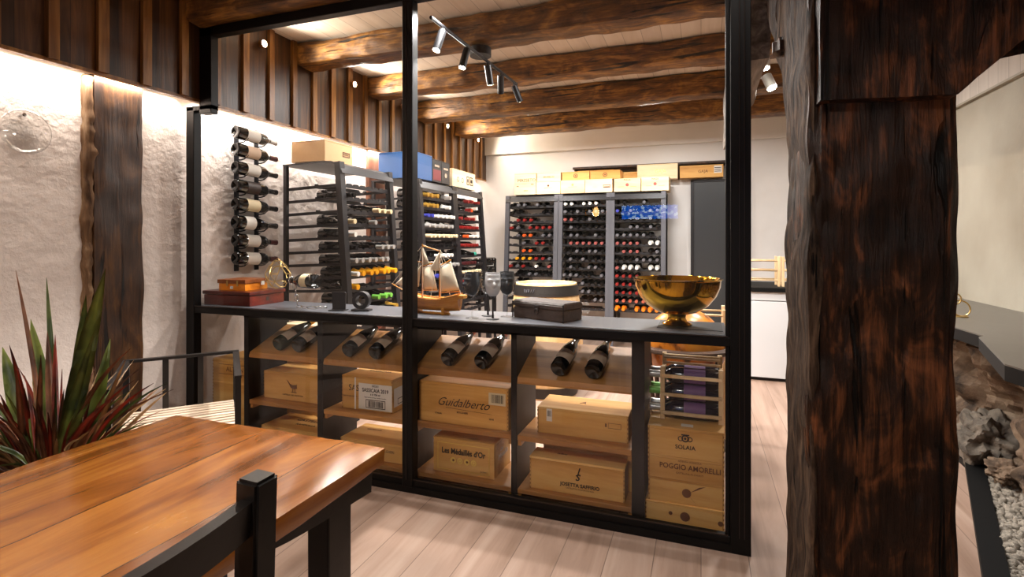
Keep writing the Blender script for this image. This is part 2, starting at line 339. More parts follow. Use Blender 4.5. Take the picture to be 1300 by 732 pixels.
def hewn(bm, x0, x1, y0, y1, z0, z1, seg=.06, amp=.012, seed=0, freq=4.0, rnd_e=.012, warp=None, fine=.35):
    dims = (x1-x0, y1-y0, z1-z0); o = (x0, y0, z0); n = [max(2, int(round(d/seg))) for d in dims]; V = {}
    def vert(i, j, k):
        key = (i, j, k)
        if key in V: return V[key]
        p = Vector((o[0]+dims[0]*i/n[0], o[1]+dims[1]*j/n[1], o[2]+dims[2]*k/n[2]))
        on = [(-1 if c == 0 else 1 if c == m else 0) for c, m in zip(key, n)]
        nv = Vector(on); cnt = sum(1 for q in on if q)
        q = p*freq + Vector((seed*7.3, seed*3.1, seed*5.7))
        dsp = noise.noise(q)*amp + noise.noise(q*3.1)*amp*fine
        if cnt > 1: p -= nv*(rnd_e*(.6+.8*abs(noise.noise(q*1.7))))
        p += nv*dsp
        if warp: p = warp(p)
        V[key] = bm.verts.new(p); return V[key]
    for ax in range(3):
        a, b = [q for q in range(3) if q != ax]
        for side in (0, n[ax]):
            for i in range(n[a]):
                for j in range(n[b]):
                    f = []
                    for di, dj in ((0, 0), (1, 0), (1, 1), (0, 1)):
                        k = [0, 0, 0]; k[ax] = side; k[a] = i+di; k[b] = j+dj; f.append(vert(*k))
                    bm.faces.new(f if side else f[::-1])
    return bm
FONT_CACHE = {}
def text_mesh(s, size, shear=0, bold=0, align='CENTER', sx=1.0):
    cu = bpy.data.curves.new('lettering', 'FONT'); cu.body = s; cu.size = size; cu.shear = shear; cu.align_x = align; cu.align_y = 'CENTER'; cu.offset = bold; cu.extrude = .0004; cu.resolution_u = 3
    o = bpy.data.objects.new('lettering', cu); COL.objects.link(o)
    dg = bpy.context.evaluated_depsgraph_get(); me = bpy.data.meshes.new_from_object(o.evaluated_get(dg))
    bpy.data.objects.remove(o); bpy.data.curves.remove(cu); me.materials.clear()
    me.transform(Matrix.Diagonal((sx, 1, 1, 1)))
    return me
FRONT = Matrix.Rotation(R(90), 4, 'X')          # text plane -> facing -Y
def lettering(parent, s, size, loc, mat, face='front', shear=0, bold=0, sx=1.0, name='printed_lettering', roll=0):
    me = text_mesh(s, size, shear, bold, sx=sx)
    rot = Matrix.Rotation(roll, 4, 'Z')
    if face == 'front': rot = FRONT @ rot
    elif face == 'right': rot = Matrix.Rotation(R(90), 4, 'Z') @ FRONT @ rot
    me.transform(Matrix.Translation(loc) @ rot)
    return link(name, me, mat, parent)
def dup(root, name=None):
    c = root.copy(); COL.objects.link(c)
    for ch in root.children:
        d = ch.copy(); COL.objects.link(d); d.parent = c
        for g in ch.children:
            e = g.copy(); COL.objects.link(e); e.parent = d
    return c
def set_mat(o, m):
    o.material_slots[0].link = 'OBJECT'; o.material_slots[0].material = m
def lamp(name, typ, loc, power, color=(1, .86, .7), rot=(0, 0, 0), **k):
    l = bpy.data.lights.new(name, typ); l.energy = power; l.color = color
    for a, v in k.items(): setattr(l, a, v)
    o = bpy.data.objects.new(name, l); COL.objects.link(o); o.location = loc; o.rotation_euler = rot
    return o
def aim(o, target):
    o.rotation_euler = (Vector(target)-o.location).to_track_quat('-Z', 'Y').to_euler()

# ------------------------------------------------------------------ camera
cam = bpy.data.cameras.new('camera'); cam_o = bpy.data.objects.new('camera', cam); COL.objects.link(cam_o); scene.camera = cam_o
cam.sensor_fit = 'HORIZONTAL'; cam.sensor_width = 36; cam.lens = 36*664.5/1300; cam.shift_y = -(366-305)/1300; cam.clip_start = .02
cam_o.location = (0, 0, 1.35); cam_o.rotation_euler = (R(90), 0, R(19.86))

XL, XR, YB, YF, ZC, GY = -3.15, 1.9, 7.15, -2.6, 2.9, 2.475
# ------------------------------------------------------------------ room shell
struct('floor', box(B(), XL-.3, XR+.3, YF-.1, YB+.4, -.1, 0), M['floor'])
struct('ceiling', box(B(), XL-.3, XR+.3, YF-.1, YB+.4, ZC, ZC+.1), M['ceil'])
struct('wall_left', box(B(), XL-.3, XL, YF-.1, YB+.4, 0, ZC), M['wall'])
struct('wall_rear', box(B(), XL, XR, YF-.1, YF, 0, ZC), M['wall_grey'])
bm = B()                                   # back wall with a long shallow niche
box(bm, XL, -1.66, YB, YB+.35, 0, ZC); box(bm, .42, XR+.3, YB, YB+.35, 0, ZC)
box(bm, -1.66, .42, YB, YB+.35, 0, 2.14); box(bm, -1.66, .42, YB, YB+.35, 2.345, ZC); box(bm, -1.66, .42, YB+.3, YB+.35, 2.14, 2.345)
struct('wall_back', bm, M['wall_back'])
bm = bbox(-1.68, .44, YB-.015, YB+.28, 2.335, 2.365, .004); struct('trim_1', bm, M['wallpost'])
struct('trim_2', bbox(XL, XR, YB-.05, YB, 2.60, 2.9, .01), M['wall_back'])            # plaster band under the joists
# right wall with the white boarding above it
struct('wall_right', box(B(), XR, XR+.3, YF, YB, 0, ZC), M['wall_grey'])
bm = box(B(), XR-.022, XR, YF, YB, 2.4, ZC); struct('trim_3', bm, M['clad_white'])
struct('trim_4', box(B(), XR-.03, XR, YF, YB, 2.385, 2.4), M['wall_grey'])
# timber boarding over the left wall, standing proud of the plaster
bm = box(B(), -3.012, -2.99, YF, YB, 2.24, ZC); clad = struct('trim_5', bm, M['clad'])
bm = box(B(), -3.012, -2.985, YF, YB, 2.222, 2.2405); obj('edge_strip', bm, M['batten'], clad)
bm = B(); y = 1.64-.23*18; k = 0
while y < YB-.03:
    if y > YF: box(bm, -2.99, -2.966, y-.024+rnd.uniform(-.008, .008), y+.026, 2.232+rnd.uniform(0, .01), ZC)
    y += .23; k += 1
obj('battens', bm, M['batten'], clad)

# ------------------------------------------------------------------ ceiling joists and timbers
joists = [(2.33, 2.60, 2.695, 'front', 'dark hewn ceiling beam directly above the black glass front'),
          (3.264, 3.485, 2.71, 'b', 'hewn ceiling beam nearest behind the glass, crossing above the ship model'),
          (4.19, 4.42, 2.715, 'c', 'hewn ceiling beam just behind the spotlight bar, second behind the glass'),
          (5.09, 5.33, 2.68, 'd', 'brightly lit golden brown ceiling beam, third behind the glass'),
          (6.08, 6.36, 2.69, 'e', 'ceiling beam farthest back, nearest the white back wall')]
for i, (a, b, z, s, lab) in enumerate(joists):
    bm = hewn(B(), -2.985, XR-.03, a, b, z, ZC-.002, seg=.045, amp=.012, seed=i+1, freq=2.2, rnd_e=.014, fine=.9)
    o = obj('ceiling_beam', bm, M['beam'], auto=40); tag(o, lab, 'beam', 'ceiling beams', 'thing')
for i, y in enumerate((-.3, -1.5)):
    bm = hewn(B(), -2.985, XR-.03, y, y+.24, 2.7, ZC-.002, seg=.12, amp=.015, seed=20+i, freq=3)
    o = obj('ceiling_beam', bm, M['beam'], auto=40); tag(o, ('hewn ceiling beam over the dining table behind the camera', 'hewn ceiling beam near the rear wall behind the camera')[i], 'beam', 'ceiling beams', 'thing')
# wall posts in the left wall
def wall_post(y0, y1, mat, lab, seed):
    bm = hewn(B(), XL-.05, XL+.035, y0, y1, 0, 2.3, seg=.04, amp=.009, seed=seed, freq=2.5, rnd_e=.01, fine=.8)
    tag(obj('wall_timber', bm, mat, auto=40), lab, 'timber post', 'timbers in the left wall', 'thing')
wall_post(1.91, 2.19, M['wallpost'], 'dark brown timber post set in the white wall left of the glass', 4)
wall_post(4.42, 4.74, M['wallpost_red'], 'reddish brown timber post in the wall behind the nearest bottle rack', 9)
bm = hewn(B(), XL-.03, XL+.028, 1.868, 1.93, 0, 2.25, seg=.02, amp=.012, seed=14, freq=6, rnd_e=.012, fine=1)
o_ = obj('worn_edge', bm, M['wallpost_worn'], bpy.data.objects['wall_timber'], auto=50); o_['label'] = 'pale crumbling left edge of the timber'

# weathered timber running back beside the glass
bm = hewn(B(), .195, .308, 2.72, 5.3, 2.2, 2.72, seg=.06, amp=.014, seed=31, freq=4, rnd_e=.01)
o = obj('weathered_beam', bm, M['beam_y'], auto=40); tag(o, 'grey weathered plank beam running back beside the right end of the glass', 'beam', kind='thing')

# ------------------------------------------------------------------ big timber post, right foreground
post = thing('timber_post', 'massive dark hewn timber post with bracket in the right foreground', 'post', (.459, 1.86, 0)); post['kind'] = 'thing'
def loc_post(bm):
    bmesh.ops.translate(bm, verts=bm.verts, vec=(-.459, -1.86, 0)); return bm
def taper(p):                                    # a little wider at the foot of the left side, hewn hollows
    return Vector((p.x, p.y, p.z))
bm = hewn(B(), .289, .625, 1.65, 2.07, 0, ZC-.005, seg=.022, amp=.012, seed=42, freq=2.2, rnd_e=.018, fine=1.0)
obj('post_shaft', loc_post(bm), M['post'], post, auto=35)
# head beam: profile in XZ, overhanging the front of the shaft
prof = [(.300, 1.725), (.60, 1.715), (.615, 1.74), (.64, 1.80), (.66, 1.88), (.70, 1.965), (1.4, 1.985), (XR-.01, 1.99), (XR-.01, ZC-.01), (.300, ZC-.01)]
def hewn_prism(profile, y0, y1, seg, amp, seed, freq=4):
    bm = prism(B(), profile, y0, y1, 1)
    bmesh.ops.triangulate(bm, faces=[f for f in bm.faces if len(f.verts) > 4])
    for _ in range(6):
        ed = [e for e in bm.edges if e.calc_length() > seg]
        if not ed: break
        bmesh.ops.subdivide_edges(bm, edges=ed, cuts=1); bmesh.ops.triangulate(bm, faces=[f for f in bm.faces if len(f.verts) > 4])
    bm.normal_update()
    d = {v: v.normal*(noise.noise(v.co*freq+Vector((seed*3.3, 0, seed)))*amp + noise.noise(v.co*freq*3.2)*amp*.4) for v in bm.verts}
    for v, q in d.items(): v.co += q
    return bm
obj('head_beam', loc_post(hewn_prism(prof, 1.60, 2.02, .04, .012, 5)), M['post'], post, auto=40)
# bracket going back from the post head towards the glass
bk = [(2.0, 1.62), (2.07, 1.72), (2.22, 1.96), (2.40, 2.14), (2.60, 2.32), (2.69, 2.40), (2.70, 2.675), (2.30, 2.68), (2.29, ZC-.01), (2.0, ZC-.01)]
bm = prism(B(), bk, .289, .56, 0)
bmesh.ops.triangulate(bm, faces=[f for f in bm.faces if len(f.verts) > 4])
for _ in range(6):
    ed = [e for e in bm.edges if e.calc_length() > .05]
    if not ed: break
    bmesh.ops.subdivide_edges(bm, edges=ed, cuts=1); bmesh.ops.triangulate(bm, faces=[f for f in bm.faces if len(f.verts) > 4])
bm.normal_update()
for v in bm.verts: v.co += v.normal*noise.noise(v.co*5)*.016
obj('bracket', loc_post(bm), M['post_side'], post, auto=40)
# the weathered left cheek of the shaft
bm = hewn(B(), .281, .312, 1.652, 2.075, 0, ZC-.006, seg=.022, amp=.010, seed=47, freq=3.0, rnd_e=.006, fine=1.1)
obj('weathered_cheek', loc_post(bm), M['post_side'], post, auto=40)['label'] = 'grey brown cracked side of the post'
bm = hewn(B(), .25, .31, 2.13, 2.19, 2.03, 2.10, seg=.02, amp=.004, seed=3); obj('peg', loc_post(bm), M['wallpost'], post, auto=40)

# ------------------------------------------------------------------ black steel glass front
win = struct('window_1', box(B(), -3.11, .201, GY-.028, GY+.028, 0, .035), M['steel'])       # sill rail carries the frame
win['label'] = 'black steel framed glass front of the wine room'
def fr(name, x0, x1, z0, z1, d=.028, m='steel', bev=.003):
    return obj(name, bbox(x0, x1, GY-d, GY+d, z0, z1, bev, 1), M[m], win)
fr('lower_rail', -3.11, .201, .028, .066, .02)
fr('frame_post', -3.108, -3.04, 0, 2.20)
fr('frame_post', -2.992, -2.893, 2.15, 2.695)
fr('step_rail', -3.108, -2.893, 2.175, 2.205)
fr('mullion', -1.512, -1.449, .03, 2.66, .03)
fr('frame_post', .118, .201, 0, 2.695, .03)
fr('bead', .10, .118, .06, 2.64, .012)
fr('head_rail', -2.992, .201, 2.636, 2.695)
fr('middle_rail', -3.06, .12, .888, .928, .022)
for z in (.070, .931): 
    bm = box(B(), -3.04, .11, GY-.024, GY-.019, z-.002, z+.003); obj('bead', bm, M['steel_line'], win)
for x in (-1.485, .155, .175):
    bm = box(B(), x-.0015, x+.0015, GY-.0335, GY-.029, .07, 2.63); obj('bead', bm, M['steel_line'], win)
for x0, x1, z0, z1 in ((-3.04, -1.512, .066, .888), (-1.449, .105, .066, .888), (-3.04, -1.512, .928, 2.19), (-2.9, -1.512, 2.19, 2.636), (-1.449, .105, .928, 2.636)):
    bm = B(); vs = [bm.verts.new(p) for p in ((x0, GY, z0), (x1, GY, z0), (x1, GY, z1), (x0, GY, z1))]; bm.faces.new(vs)
    obj('glass_pane', bm, M['pane'], win)

# ------------------------------------------------------------------ dark door and right hand counter
d1 = struct('door_1', bbox(-.11, .52, YB-.06, YB-.005, 0, 2.105, .004), M['dark_door'])
obj('door_frame', bbox(-.125, -.085, YB-.07, YB-.004, 0, 2.12, .004), M['rack'], d1); obj('door_frame', bbox(.49, .53, YB-.07, YB-.004, 0, 2.12, .004), M['rack'], d1); obj('door_frame', bbox(-.125, .53, YB-.07, YB-.004, 2.09, 2.12, .004), M['rack'], d1)
cabw = thing('white_cabinet', 'white lacquered base cabinet seen between the glass front and the timber post', 'cabinet', (1.0, 5.55, 0))
obj('body', bbox(-.72, .85, .02, .62, .03, .86, .004), M['white_cab'], cabw)
obj('door', bbox(-.71, .84, 0, .02, .035, .765, .003), M['white_cab'], cabw); obj('drawer_front', bbox(-.71, .84, 0, .02, .775, .855, .003), M['white_cab'], cabw)
obj('plinth', bbox(-.7, .83, .04, .6, 0, .03), M['rack'], cabw)
tag(obj('cabinet_worktop', bbox(.26, 1.88, 5.52, 6.35, .862, .90, .004), M['slab_edge']), 'thin black worktop on the white cabinet at the back right', 'worktop')

# ------------------------------------------------------------------ stone corner on the right
poly = [(XR, 1.95), (1.12, 2.0), (1.043, 2.41), (1.22, 3.04), (1.255, 3.08), (1.24, 3.35), (1.24, 5.2), (XR, 5.2)]
sl = thing('stone_worktop', 'dark grey worktop with angled edge along the right wall', 'worktop', (1.5, 3.4, .85))
P2 = [(x-1.5, y-3.4) for x, y in poly]
obj('slab_top', prism(B(), P2, .044, .05), M['slab'], sl); obj('slab_edge', prism(B(), P2, -.012, .044), M['slab_edge'], sl)
kerb = B(); pl = [(.72, 1.55), (1.06, 2.62), (1.475, 3.84), (1.48, 4.0), (1.30, 5.0)]; wd = .085
def offs(pl, w):
    out = []
    for i, p in enumerate(pl):
        a = Vector(pl[max(0, i-1)]); b = Vector(pl[min(len(pl)-1, i+1)]); d = (b-a).normalized(); out.append((p[0]+d.y*w, p[1]-d.x*w))
    return out
po = offs(pl, wd); prism(kerb, pl + po[::-1], .0, .035, 2)
struct('trim_7', kerb, M['slab_edge'])
bed = [Vector(p) for p in po]
bm = B()                                        # rocky mass under the worktop
nx, nz = 120, 46
def rock_pt(t, h):
    y = 1.5 + t*3.7; base = 1.55 + .12*math.sin(y*2.1); x = base + .30*(h-.5)*-.4
    p = Vector((x, y, h*.86)); q = p*2.6
    x += noise.noise(q)*.20 + noise.noise(q*2.7)*.13 + noise.noise(q*6)*.06 + noise.noise(q*14)*.025
    x += .25*max(0, .35-h)*-1.2
    return Vector((min(x, 1.88), y, p.z))
g = [[bm.verts.new(rock_pt(i/nx, j/nz)) for j in range(nz+1)] for i in range(nx+1)]
for i in range(nx):
    for j in range(nz): bm.faces.new((g[i][j], g[i+1][j], g[i+1][j+1], g[i][j+1]))
struct('wall_rock', bm, M['rock'], auto=25)
def boulder(loc, s, seed, lab):
    bm = B(); bmesh.ops.create_icosphere(bm, subdivisions=5, radius=1)
    for v in bm.verts:
        q = v.co*1.3 + Vector((seed*5.1, 0, 0)); v.co *= 1 + .45*noise.noise(q) + .28*noise.noise(q*2.6) + .08*noise.noise(q*6) + .03*noise.noise(q*13)
        v.co = Vector((v.co.x*s[0], v.co.y*s[1], v.co.z*s[2]))
    tag(obj('rock', bm, M['rock_grey'] if seed % 2 else M['rock'], loc=loc, auto=30), lab, 'rock', 'rocks under the stone worktop')
for q_, (loc_, s_, lab_) in enumerate((((1.60, 3.90, .17), (.14, .18, .15), 'pale crumbled rock at the far corner of the black kerb'), ((1.72, 3.45, .30), (.15, .22, .22), 'large brown rock under the angle of the stone worktop'), ((1.60, 2.78, .20), (.12, .17, .16), 'brown squared rock at the right picture edge above the gravel'), ((1.55, 3.58, .09), (.07, .09, .06), 'small pale rock on the gravel beside the black kerb'), ((1.66, 3.15, .16), (.11, .12, .12), 'grey rock in the gravel in front of the large brown rock'))):
    boulder(loc_, s_, q_+1, lab_)
bm = B()                                        # pebbles: nobody could count them
base = B(); bmesh.ops.create_icosphere(base, subdivisions=1, radius=1); bv = [v.co.copy() for v in base.verts]; bf = [[v.index for v in f.verts] for f in base.faces]; base.free()
for _ in range(2600):
    t = rnd.random(); y = 1.7 + 2.5*t
    # kerb's outer edge at that y
    for a, b in zip(po, po[1:]):
        if min(a[1], b[1]) <= y <= max(a[1], b[1]):
            xk = a[0] + (b[0]-a[0])*(y-a[1])/(b[1]-a[1]); break
    x = xk + .01 + rnd.random()**1.3*.42; z = .012 + max(0, (x-xk-.12))*.45 + noise.noise(Vector((x*4, y*4, 0)))*.03
    if x > 1.86: continue
    s = rnd.uniform(.010, .026); rot = Euler((rnd.uniform(0, 6), rnd.uniform(0, 6), rnd.uniform(0, 6))).to_matrix(); sc = Vector((s*rnd.uniform(.9, 1.5), s, s*rnd.uniform(.5, .9)))
    vs = [bm.verts.new(rot @ Vector((v.x*sc.x, v.y*sc.y, v.z*sc.z)) + Vector((x, y, max(z, .01)))) for v in bv]
    for f in bf: bm.faces.new([vs[i] for i in f])
gv = obj('gravel', bm, M['pebble'], auto=60); tag(gv, 'pale pebbles filling the bed beside the black kerb', 'gravel', kind='stuff')
wr = thing('wire_candle_holder', 'small gold wire ring holder on the worktop behind the timber post', 'candle holder', (1.44, 3.80, .90))
obj('ring', tube(B(), [(.045*math.cos(a*.2618), .012*math.sin(a*.26), .05+.045*math.sin(a*.2618)) for a in range(24)], .004, 6, closed=True), M['gold_wire'], wr)
obj('ring', tube(B(), [(-.03+.032*math.cos(a*.2618), .0, .105+.032*math.sin(a*.2618)) for a in range(24)], .004, 6, closed=True), M['gold_wire'], wr)
obj('stem', tube(B(), [(-.03, 0, .14), (-.03, 0, .32)], .004, 6), M['gold_wire'], wr); obj('foot', lathe(B(), [(0, 0), (.035, 0), (.035, .006), (0, .008)], 20), M['gold_wire'], wr)

# ------------------------------------------------------------------ wine bottles
L0, RB = .335, .041
def bottle_meshes(kind):
    if kind == 'bordeaux':
        prof = [(0, .018), (.012, .017), (.030, .004), (.036, 0), (RB, .006), (RB, .205), (.0385, .222), (.030, .238), (.020, .252), (.0160, .268), (.0155, .318), (.0175, .319), (.0175, .330), (.0, .330)]
        lab, cz = (.065, .165, RB+.0006), .268
    elif kind == 'burgundy':
        RR = .044; prof = [(0, .020), (.014, .018), (.032, .004), (.039, 0), (RR, .006), (RR, .150), (.0425, .170), (.037, .195), (.029, .222), (.0205, .250), (.0165, .272), (.0158, .318), (.0178, .319), (.0178, .330), (.0, .330)]
        lab, cz = (.050, .128, RR+.0006), .268
    else:
        RR = .050; prof = [(0, .024), (.016, .021), (.036, .005), (.044, 0), (RR, .008), (RR, .150), (.048, .175), (.040, .205), (.030, .235), (.021, .262), (.0175, .285), (.0165, .320), (.0195, .321), (.0195, .332), (0, .332)]
        lab, cz = (.055, .130, RR+.0006), .235
    bm = lathe(B(), prof, 18); body = mesh_of(bm, kind + '_bottle', True); body.set_sharp_from_angle(angle=R(50))
    r1 = {'bordeaux': .0172, 'burgundy': .0176}.get(kind, .0210)
    if kind == 'champagne': cp = [(.0335, cz-.005), (.0315, cz), (.0225, .262), (.0195, .285), (.0185, .316), (.0212, .318), (.0212, .333), (0, .3345)]
    else: cp = [(r1+.0008, cz), (r1, cz+.004), (r1, .316), (r1+.0016, .317), (r1+.0016, .3312), (0, .3322)]
    cap = mesh_of(lathe(B(), cp, 14), kind + '_capsule', True); cap.set_sharp_from_angle(angle=R(50))
    z0, z1, r = lab
    lb = mesh_of(lathe(B(), [(r, z0), (r, z1)], 20, a0=R(-70), a1=R(70)), kind + '_label', True)
    return body, cap, lb
BM = {k: bottle_meshes(k) for k in ('bordeaux', 'burgundy', 'champagne')}
for k in BM:
    BM[k][0].materials.append(M['bottle']); BM[k][1].materials.append(CAP['black']); BM[k][2].materials.append(M['paper'])
PROTO = {}
def proto(kind, lab):
    key = (kind, lab)
    body, cap, lb = BM[kind]
    o = bpy.data.objects.new('wine_bottle', body); COL.objects.link(o)
    c = bpy.data.objects.new('capsule', cap); COL.objects.link(c); c.parent = o
    if lab: l = bpy.data.objects.new('paper_label', lb); COL.objects.link(l); l.parent = o
    PROTO[key] = o
    return o
def bottle(base, direction, label, kind='bordeaux', cap='black', paper=None, group=None, glass=None, roll=0, scale=1.0):
    key = (kind, paper is not None)
    first = key not in PROTO
    o = proto(*key) if first else dup(PROTO[key])
    o.location = base; d = Vector(direction).normalized()
    q = d.to_track_quat('Z', 'Y'); o.rotation_mode = 'XYZ'
    o.rotation_euler = (q.to_matrix() @ Matrix.Rotation(roll, 3, 'Z')).to_euler(); o.scale = (scale,)*3
    for ch in o.children:
        if ch.name.startswith('capsule'): set_mat(ch, CAP[cap])
        elif paper: set_mat(ch, M[paper])
    set_mat(o, M[glass or 'bottle'])
    for k in ('group',):
        if k in o: del o[k]
    return tag(o, label, 'wine bottle', group)

def face_label(b, d, want):
    """turn a lying bottle about its axis until its label looks towards WANT"""
    q = Vector(d).normalized().to_track_quat('Z', 'Y').to_matrix(); w_ = Vector(want)
    best = min(range(48), key=lambda k: -((q @ Matrix.Rotation(k*math.pi/24, 3, 'Z')) @ Vector((1, 0, 0))).dot(w_))
    b.rotation_euler = (q @ Matrix.Rotation(best*math.pi/24, 3, 'Z')).to_euler()
# ------------------------------------------------------------------ low shelving behind the glass
UX = [(-2.728, -2.690), (-2.156, -2.115), (-1.560, -1.497), (-.925, -.893), (-.312, -.252)]
Y0, Y1 = 2.545, 2.875
shelf = thing('display_shelving', 'low black shelving unit with slanted oak bottle shelves behind the glass', 'shelving', (-1.5, 2.7, 0))
def S(bm): bmesh.ops.translate(bm, verts=bm.verts, vec=(1.5, -2.7, 0)); return bm
for a, b in UX: obj('upright', S(bbox(a, b, Y0, Y1, 0, .895, .002, 1)), M['cab'], shelf)
TILT = math.atan2(.125, .31)
for (a, b), (c, d) in zip(UX, UX[1:]):
    x0, x1 = b+.001, c-.001
    bm = B(); prism(bm, [(2.548, .622), (2.556, .645), (2.872, .772), (2.872, .752), (2.575, .628), (2.575, .612), (2.55, .612)], x0, x1, 0)
    obj('slanted_shelf', S(bm), M['oak'], shelf, auto=30)
    obj('shelf', S(bbox(x0, x1, 2.55, 2.86, .318, .345, .003, 1)), M['oak'], shelf)
    for xb in (x0, x1-.018): obj('shelf_bearer', S(bbox(xb, xb+.018, 2.56, 2.85, .290, .318)), M['oak'], shelf)
    obj('bottom_shelf', S(bbox(x0, x1, 2.55, 2.86, .046, .070, .003, 1)), M['oak'], shelf)
    for xb in (x0, x1-.018): obj('shelf_bearer', S(bbox(xb, xb+.018, 2.56, 2.85, 0, .046)), M['oak'], shelf)
obj('top_rail', S(bbox(UX[0][0], UX[-1][1], Y0, Y0+.02, .862, .895)), M['cab'], shelf)
tag(obj('display_worktop', bbox(XL+.04, .112, 2.508, 2.885, .897, .930, .004), M['counter']), 'long dark grey worktop behind the glass carrying ship, chest and brass bowl', 'worktop')

# bottles on the slanted shelves
sd = Vector((0, math.cos(TILT), math.sin(TILT)))
def shelf_z(y): return .645 + (y-2.556)*math.tan(TILT)
spec = [(-2.482, 'yellow', 'bottle_green', 'paper_kraft', 'green glass bottle with tan label, left one on the first slanted shelf'),
        (-2.335, 'black', 'bottle', 'paper_kraft', 'dark bottle with tan label, right one on the first slanted shelf'),
        (-1.960, 'copper', 'bottle', 'paper_kraft', 'dark bottle with copper capsule, left one on the second slanted shelf'),
        (-1.775, 'black', 'bottle', 'paper_kraft', 'dark bottle beside the copper-capped one on the second slanted shelf'),
        (-1.305, 'copper', 'bottle', 'paper_kraft', 'dark bottle with tan label, left one on the third slanted shelf'),
        (-1.105, 'copper', 'bottle', 'paper_kraft', 'dark bottle with tan label, right one on the third slanted shelf'),
        (-.680, 'black', 'bottle', 'paper_kraft', 'black bottle with black neck, left one on the fourth slanted shelf'),
        (-.505, 'black', 'bottle', 'paper_kraft', 'black bottle with black neck, right one on the fourth slanted shelf')]
for x, cp, gl, pa, lab in spec:
    y = 2.585; n = Vector((0, -math.sin(TILT), math.cos(TILT)))
    p = Vector((x, y, shelf_z(y))) + n*.0450
    face_label(bottle(p, sd + Vector((.12, 0, 0)), lab, 'burgundy', cp, pa, 'bottles on the slanted shelves', gl), sd + Vector((.12, 0, 0)), (.15+rnd.uniform(-.1, .1), -.25, 1))

# ------------------------------------------------------------------ wooden crates
def crate(x0, w, y0, d, z, h, label, mat='crate', group=None, rz=0, lid=True, name='wine_crate'):
    t = thing(name, label, 'crate' if name == 'wine_crate' else 'box', (x0+w/2, y0+d/2, z), rz, group)
    body = bbox(-w/2, w/2, -d/2, d/2, 0, h-.012 if lid else h, .002, 1)
    obj('body', body, M[mat], t)
    if lid: obj('lid', bbox(-w/2-.001, w/2+.001, -d/2-.001, d/2+.001, h-.0115, h, .002, 1), M[mat], t)
    t['fd'] = -d/2-.0022; t['h'] = h; t['w'] = w
    return t
def L(t, s, size, x, z, mat='ink', face='front', shear=0, bold=0, sx=1.0, name='printed_lettering', roll=0):
    loc = (x, t['fd'], z) if face == 'front' else (t['w']/2+.0022, x, z) if face == 'right' else (x, z, t['h']+.0012)
    return lettering(t, s, size, loc, M[mat], face if face != 'top' else 'top', shear, bold, sx, name, roll)
def flat(t, name, polys, mat, off=0.0004, face='front'):
    bm = B()
    for pl in polys:
        vs = [bm.verts.new((x, t['fd']-off, z) if face == 'front' else (t['w']/2+.002+off, x, z) if face == 'right' else (x, z, t['h']+.001+off)) for x, z in pl]; bm.faces.new(vs)
    return obj(name, bm, M[mat], t)
def rect(x0, x1, z0, z1): return [(x0, z0), (x1, z0), (x1, z1), (x0, z1)]
def disc(x, z, r, n=20): return [(x+r*math.cos(i*2*math.pi/n), z+r*math.sin(i*2*math.pi/n)) for i in range(n)]
def ring(x, z, r, w, n=24):
    o = []
    for i in range(n):
        a, b = i*2*math.pi/n, (i+1)*2*math.pi/n
        o.append([(x+r*math.cos(a), z+r*math.sin(a)), (x+r*math.cos(b), z+r*math.sin(b)), (x+(r-w)*math.cos(b), z+(r-w)*math.sin(b)), (x+(r-w)*math.cos(a), z+(r-w)*math.sin(a))])
    return o
def frame_lines(x0, x1, z0, z1, w=.003): return [rect(x0, x1, z0, z0+w), rect(x0, x1, z1-w, z1), rect(x0, x0+w, z0, z1), rect(x1-w, x1, z0, z1)]
def barcode(x0, x1, z0, z1):
    o = []; x = x0
    while x < x1: 
        w = rnd.choice((.0015, .003, .004)); o.append(rect(x, min(x1, x+w), z0, z1)); x += w + rnd.choice((.0015, .003))
    return o
def joints(t, d):
    """finger joints showing as a row of dark ticks at the two front edges"""
    w, h = t['w'], t['h']; n = max(4, int(h/.02))
    for s in (-1, 1):
        bm = B(); x0, x1 = (w/2-.007, w/2) if s > 0 else (-w/2, -w/2+.007); zz = [(x0, 0.0)]
        strip = [(x0 if s > 0 else x1, 0), (x0 if s > 0 else x1, h)]         # one toothed strip per corner
        out, inn = (x1, x0) if s > 0 else (x0, x1); mid_ = inn + (out-inn)*.25
        pts = []
        for k in range(n):
            a_, b_ = k*h/n, (k+.45)*h/n; pts += [(mid_, a_), (out, a_), (out, b_), (mid_, b_)]
        pts += [(mid_, h), (inn, h), (inn, 0)]
        flat(t, 'finger_joints', [pts], 'crate_dark', .0002)

GA = 'crates on the low shelving'
t = crate(-2.640, .465, 2.62, .23, .345, .172, 'pine crate with a line-drawn bird emblem on the first middle shelf', group=GA); joints(t, 0)
em = [[(-.05, .13), (-.035, .122), (-.02, .105), (0, .098), (.028, .102), (.03, .08), (.012, .075), (-.012, .08), (-.026, .1), (-.04, .118)], rect(.03, .034, .078, .105), rect(-.002, .002, .055, .08), rect(.018, .022, .055, .08), rect(-.012, .032, .052, .056)]
flat(t, 'printed_emblem', em, 'ink_brown'); L(t, 'CASTELLO  DEI  RAMPOLLA', .013, 0, .035, 'ink_brown'); flat(t, 'paper_sticker', [rect(.19, .228, .03, .055)], 'paper')
t = crate(-2.035, .352, 2.62, .24, .345, .197, 'square crate with white barcode sheet on the second middle shelf', group=GA); joints(t, 0)
L(t, 'SASSICAIA', .052, -.02, .125, 'ink', sx=.9); L(t, 'TENUTA SAN GUIDO', .011, -.12, .075, 'ink')
flat(t, 'shipping_sheet', [rect(-.055, .174, .008, .160)], 'paper', .0012); fd = t['fd']; t['fd'] = fd-.0016
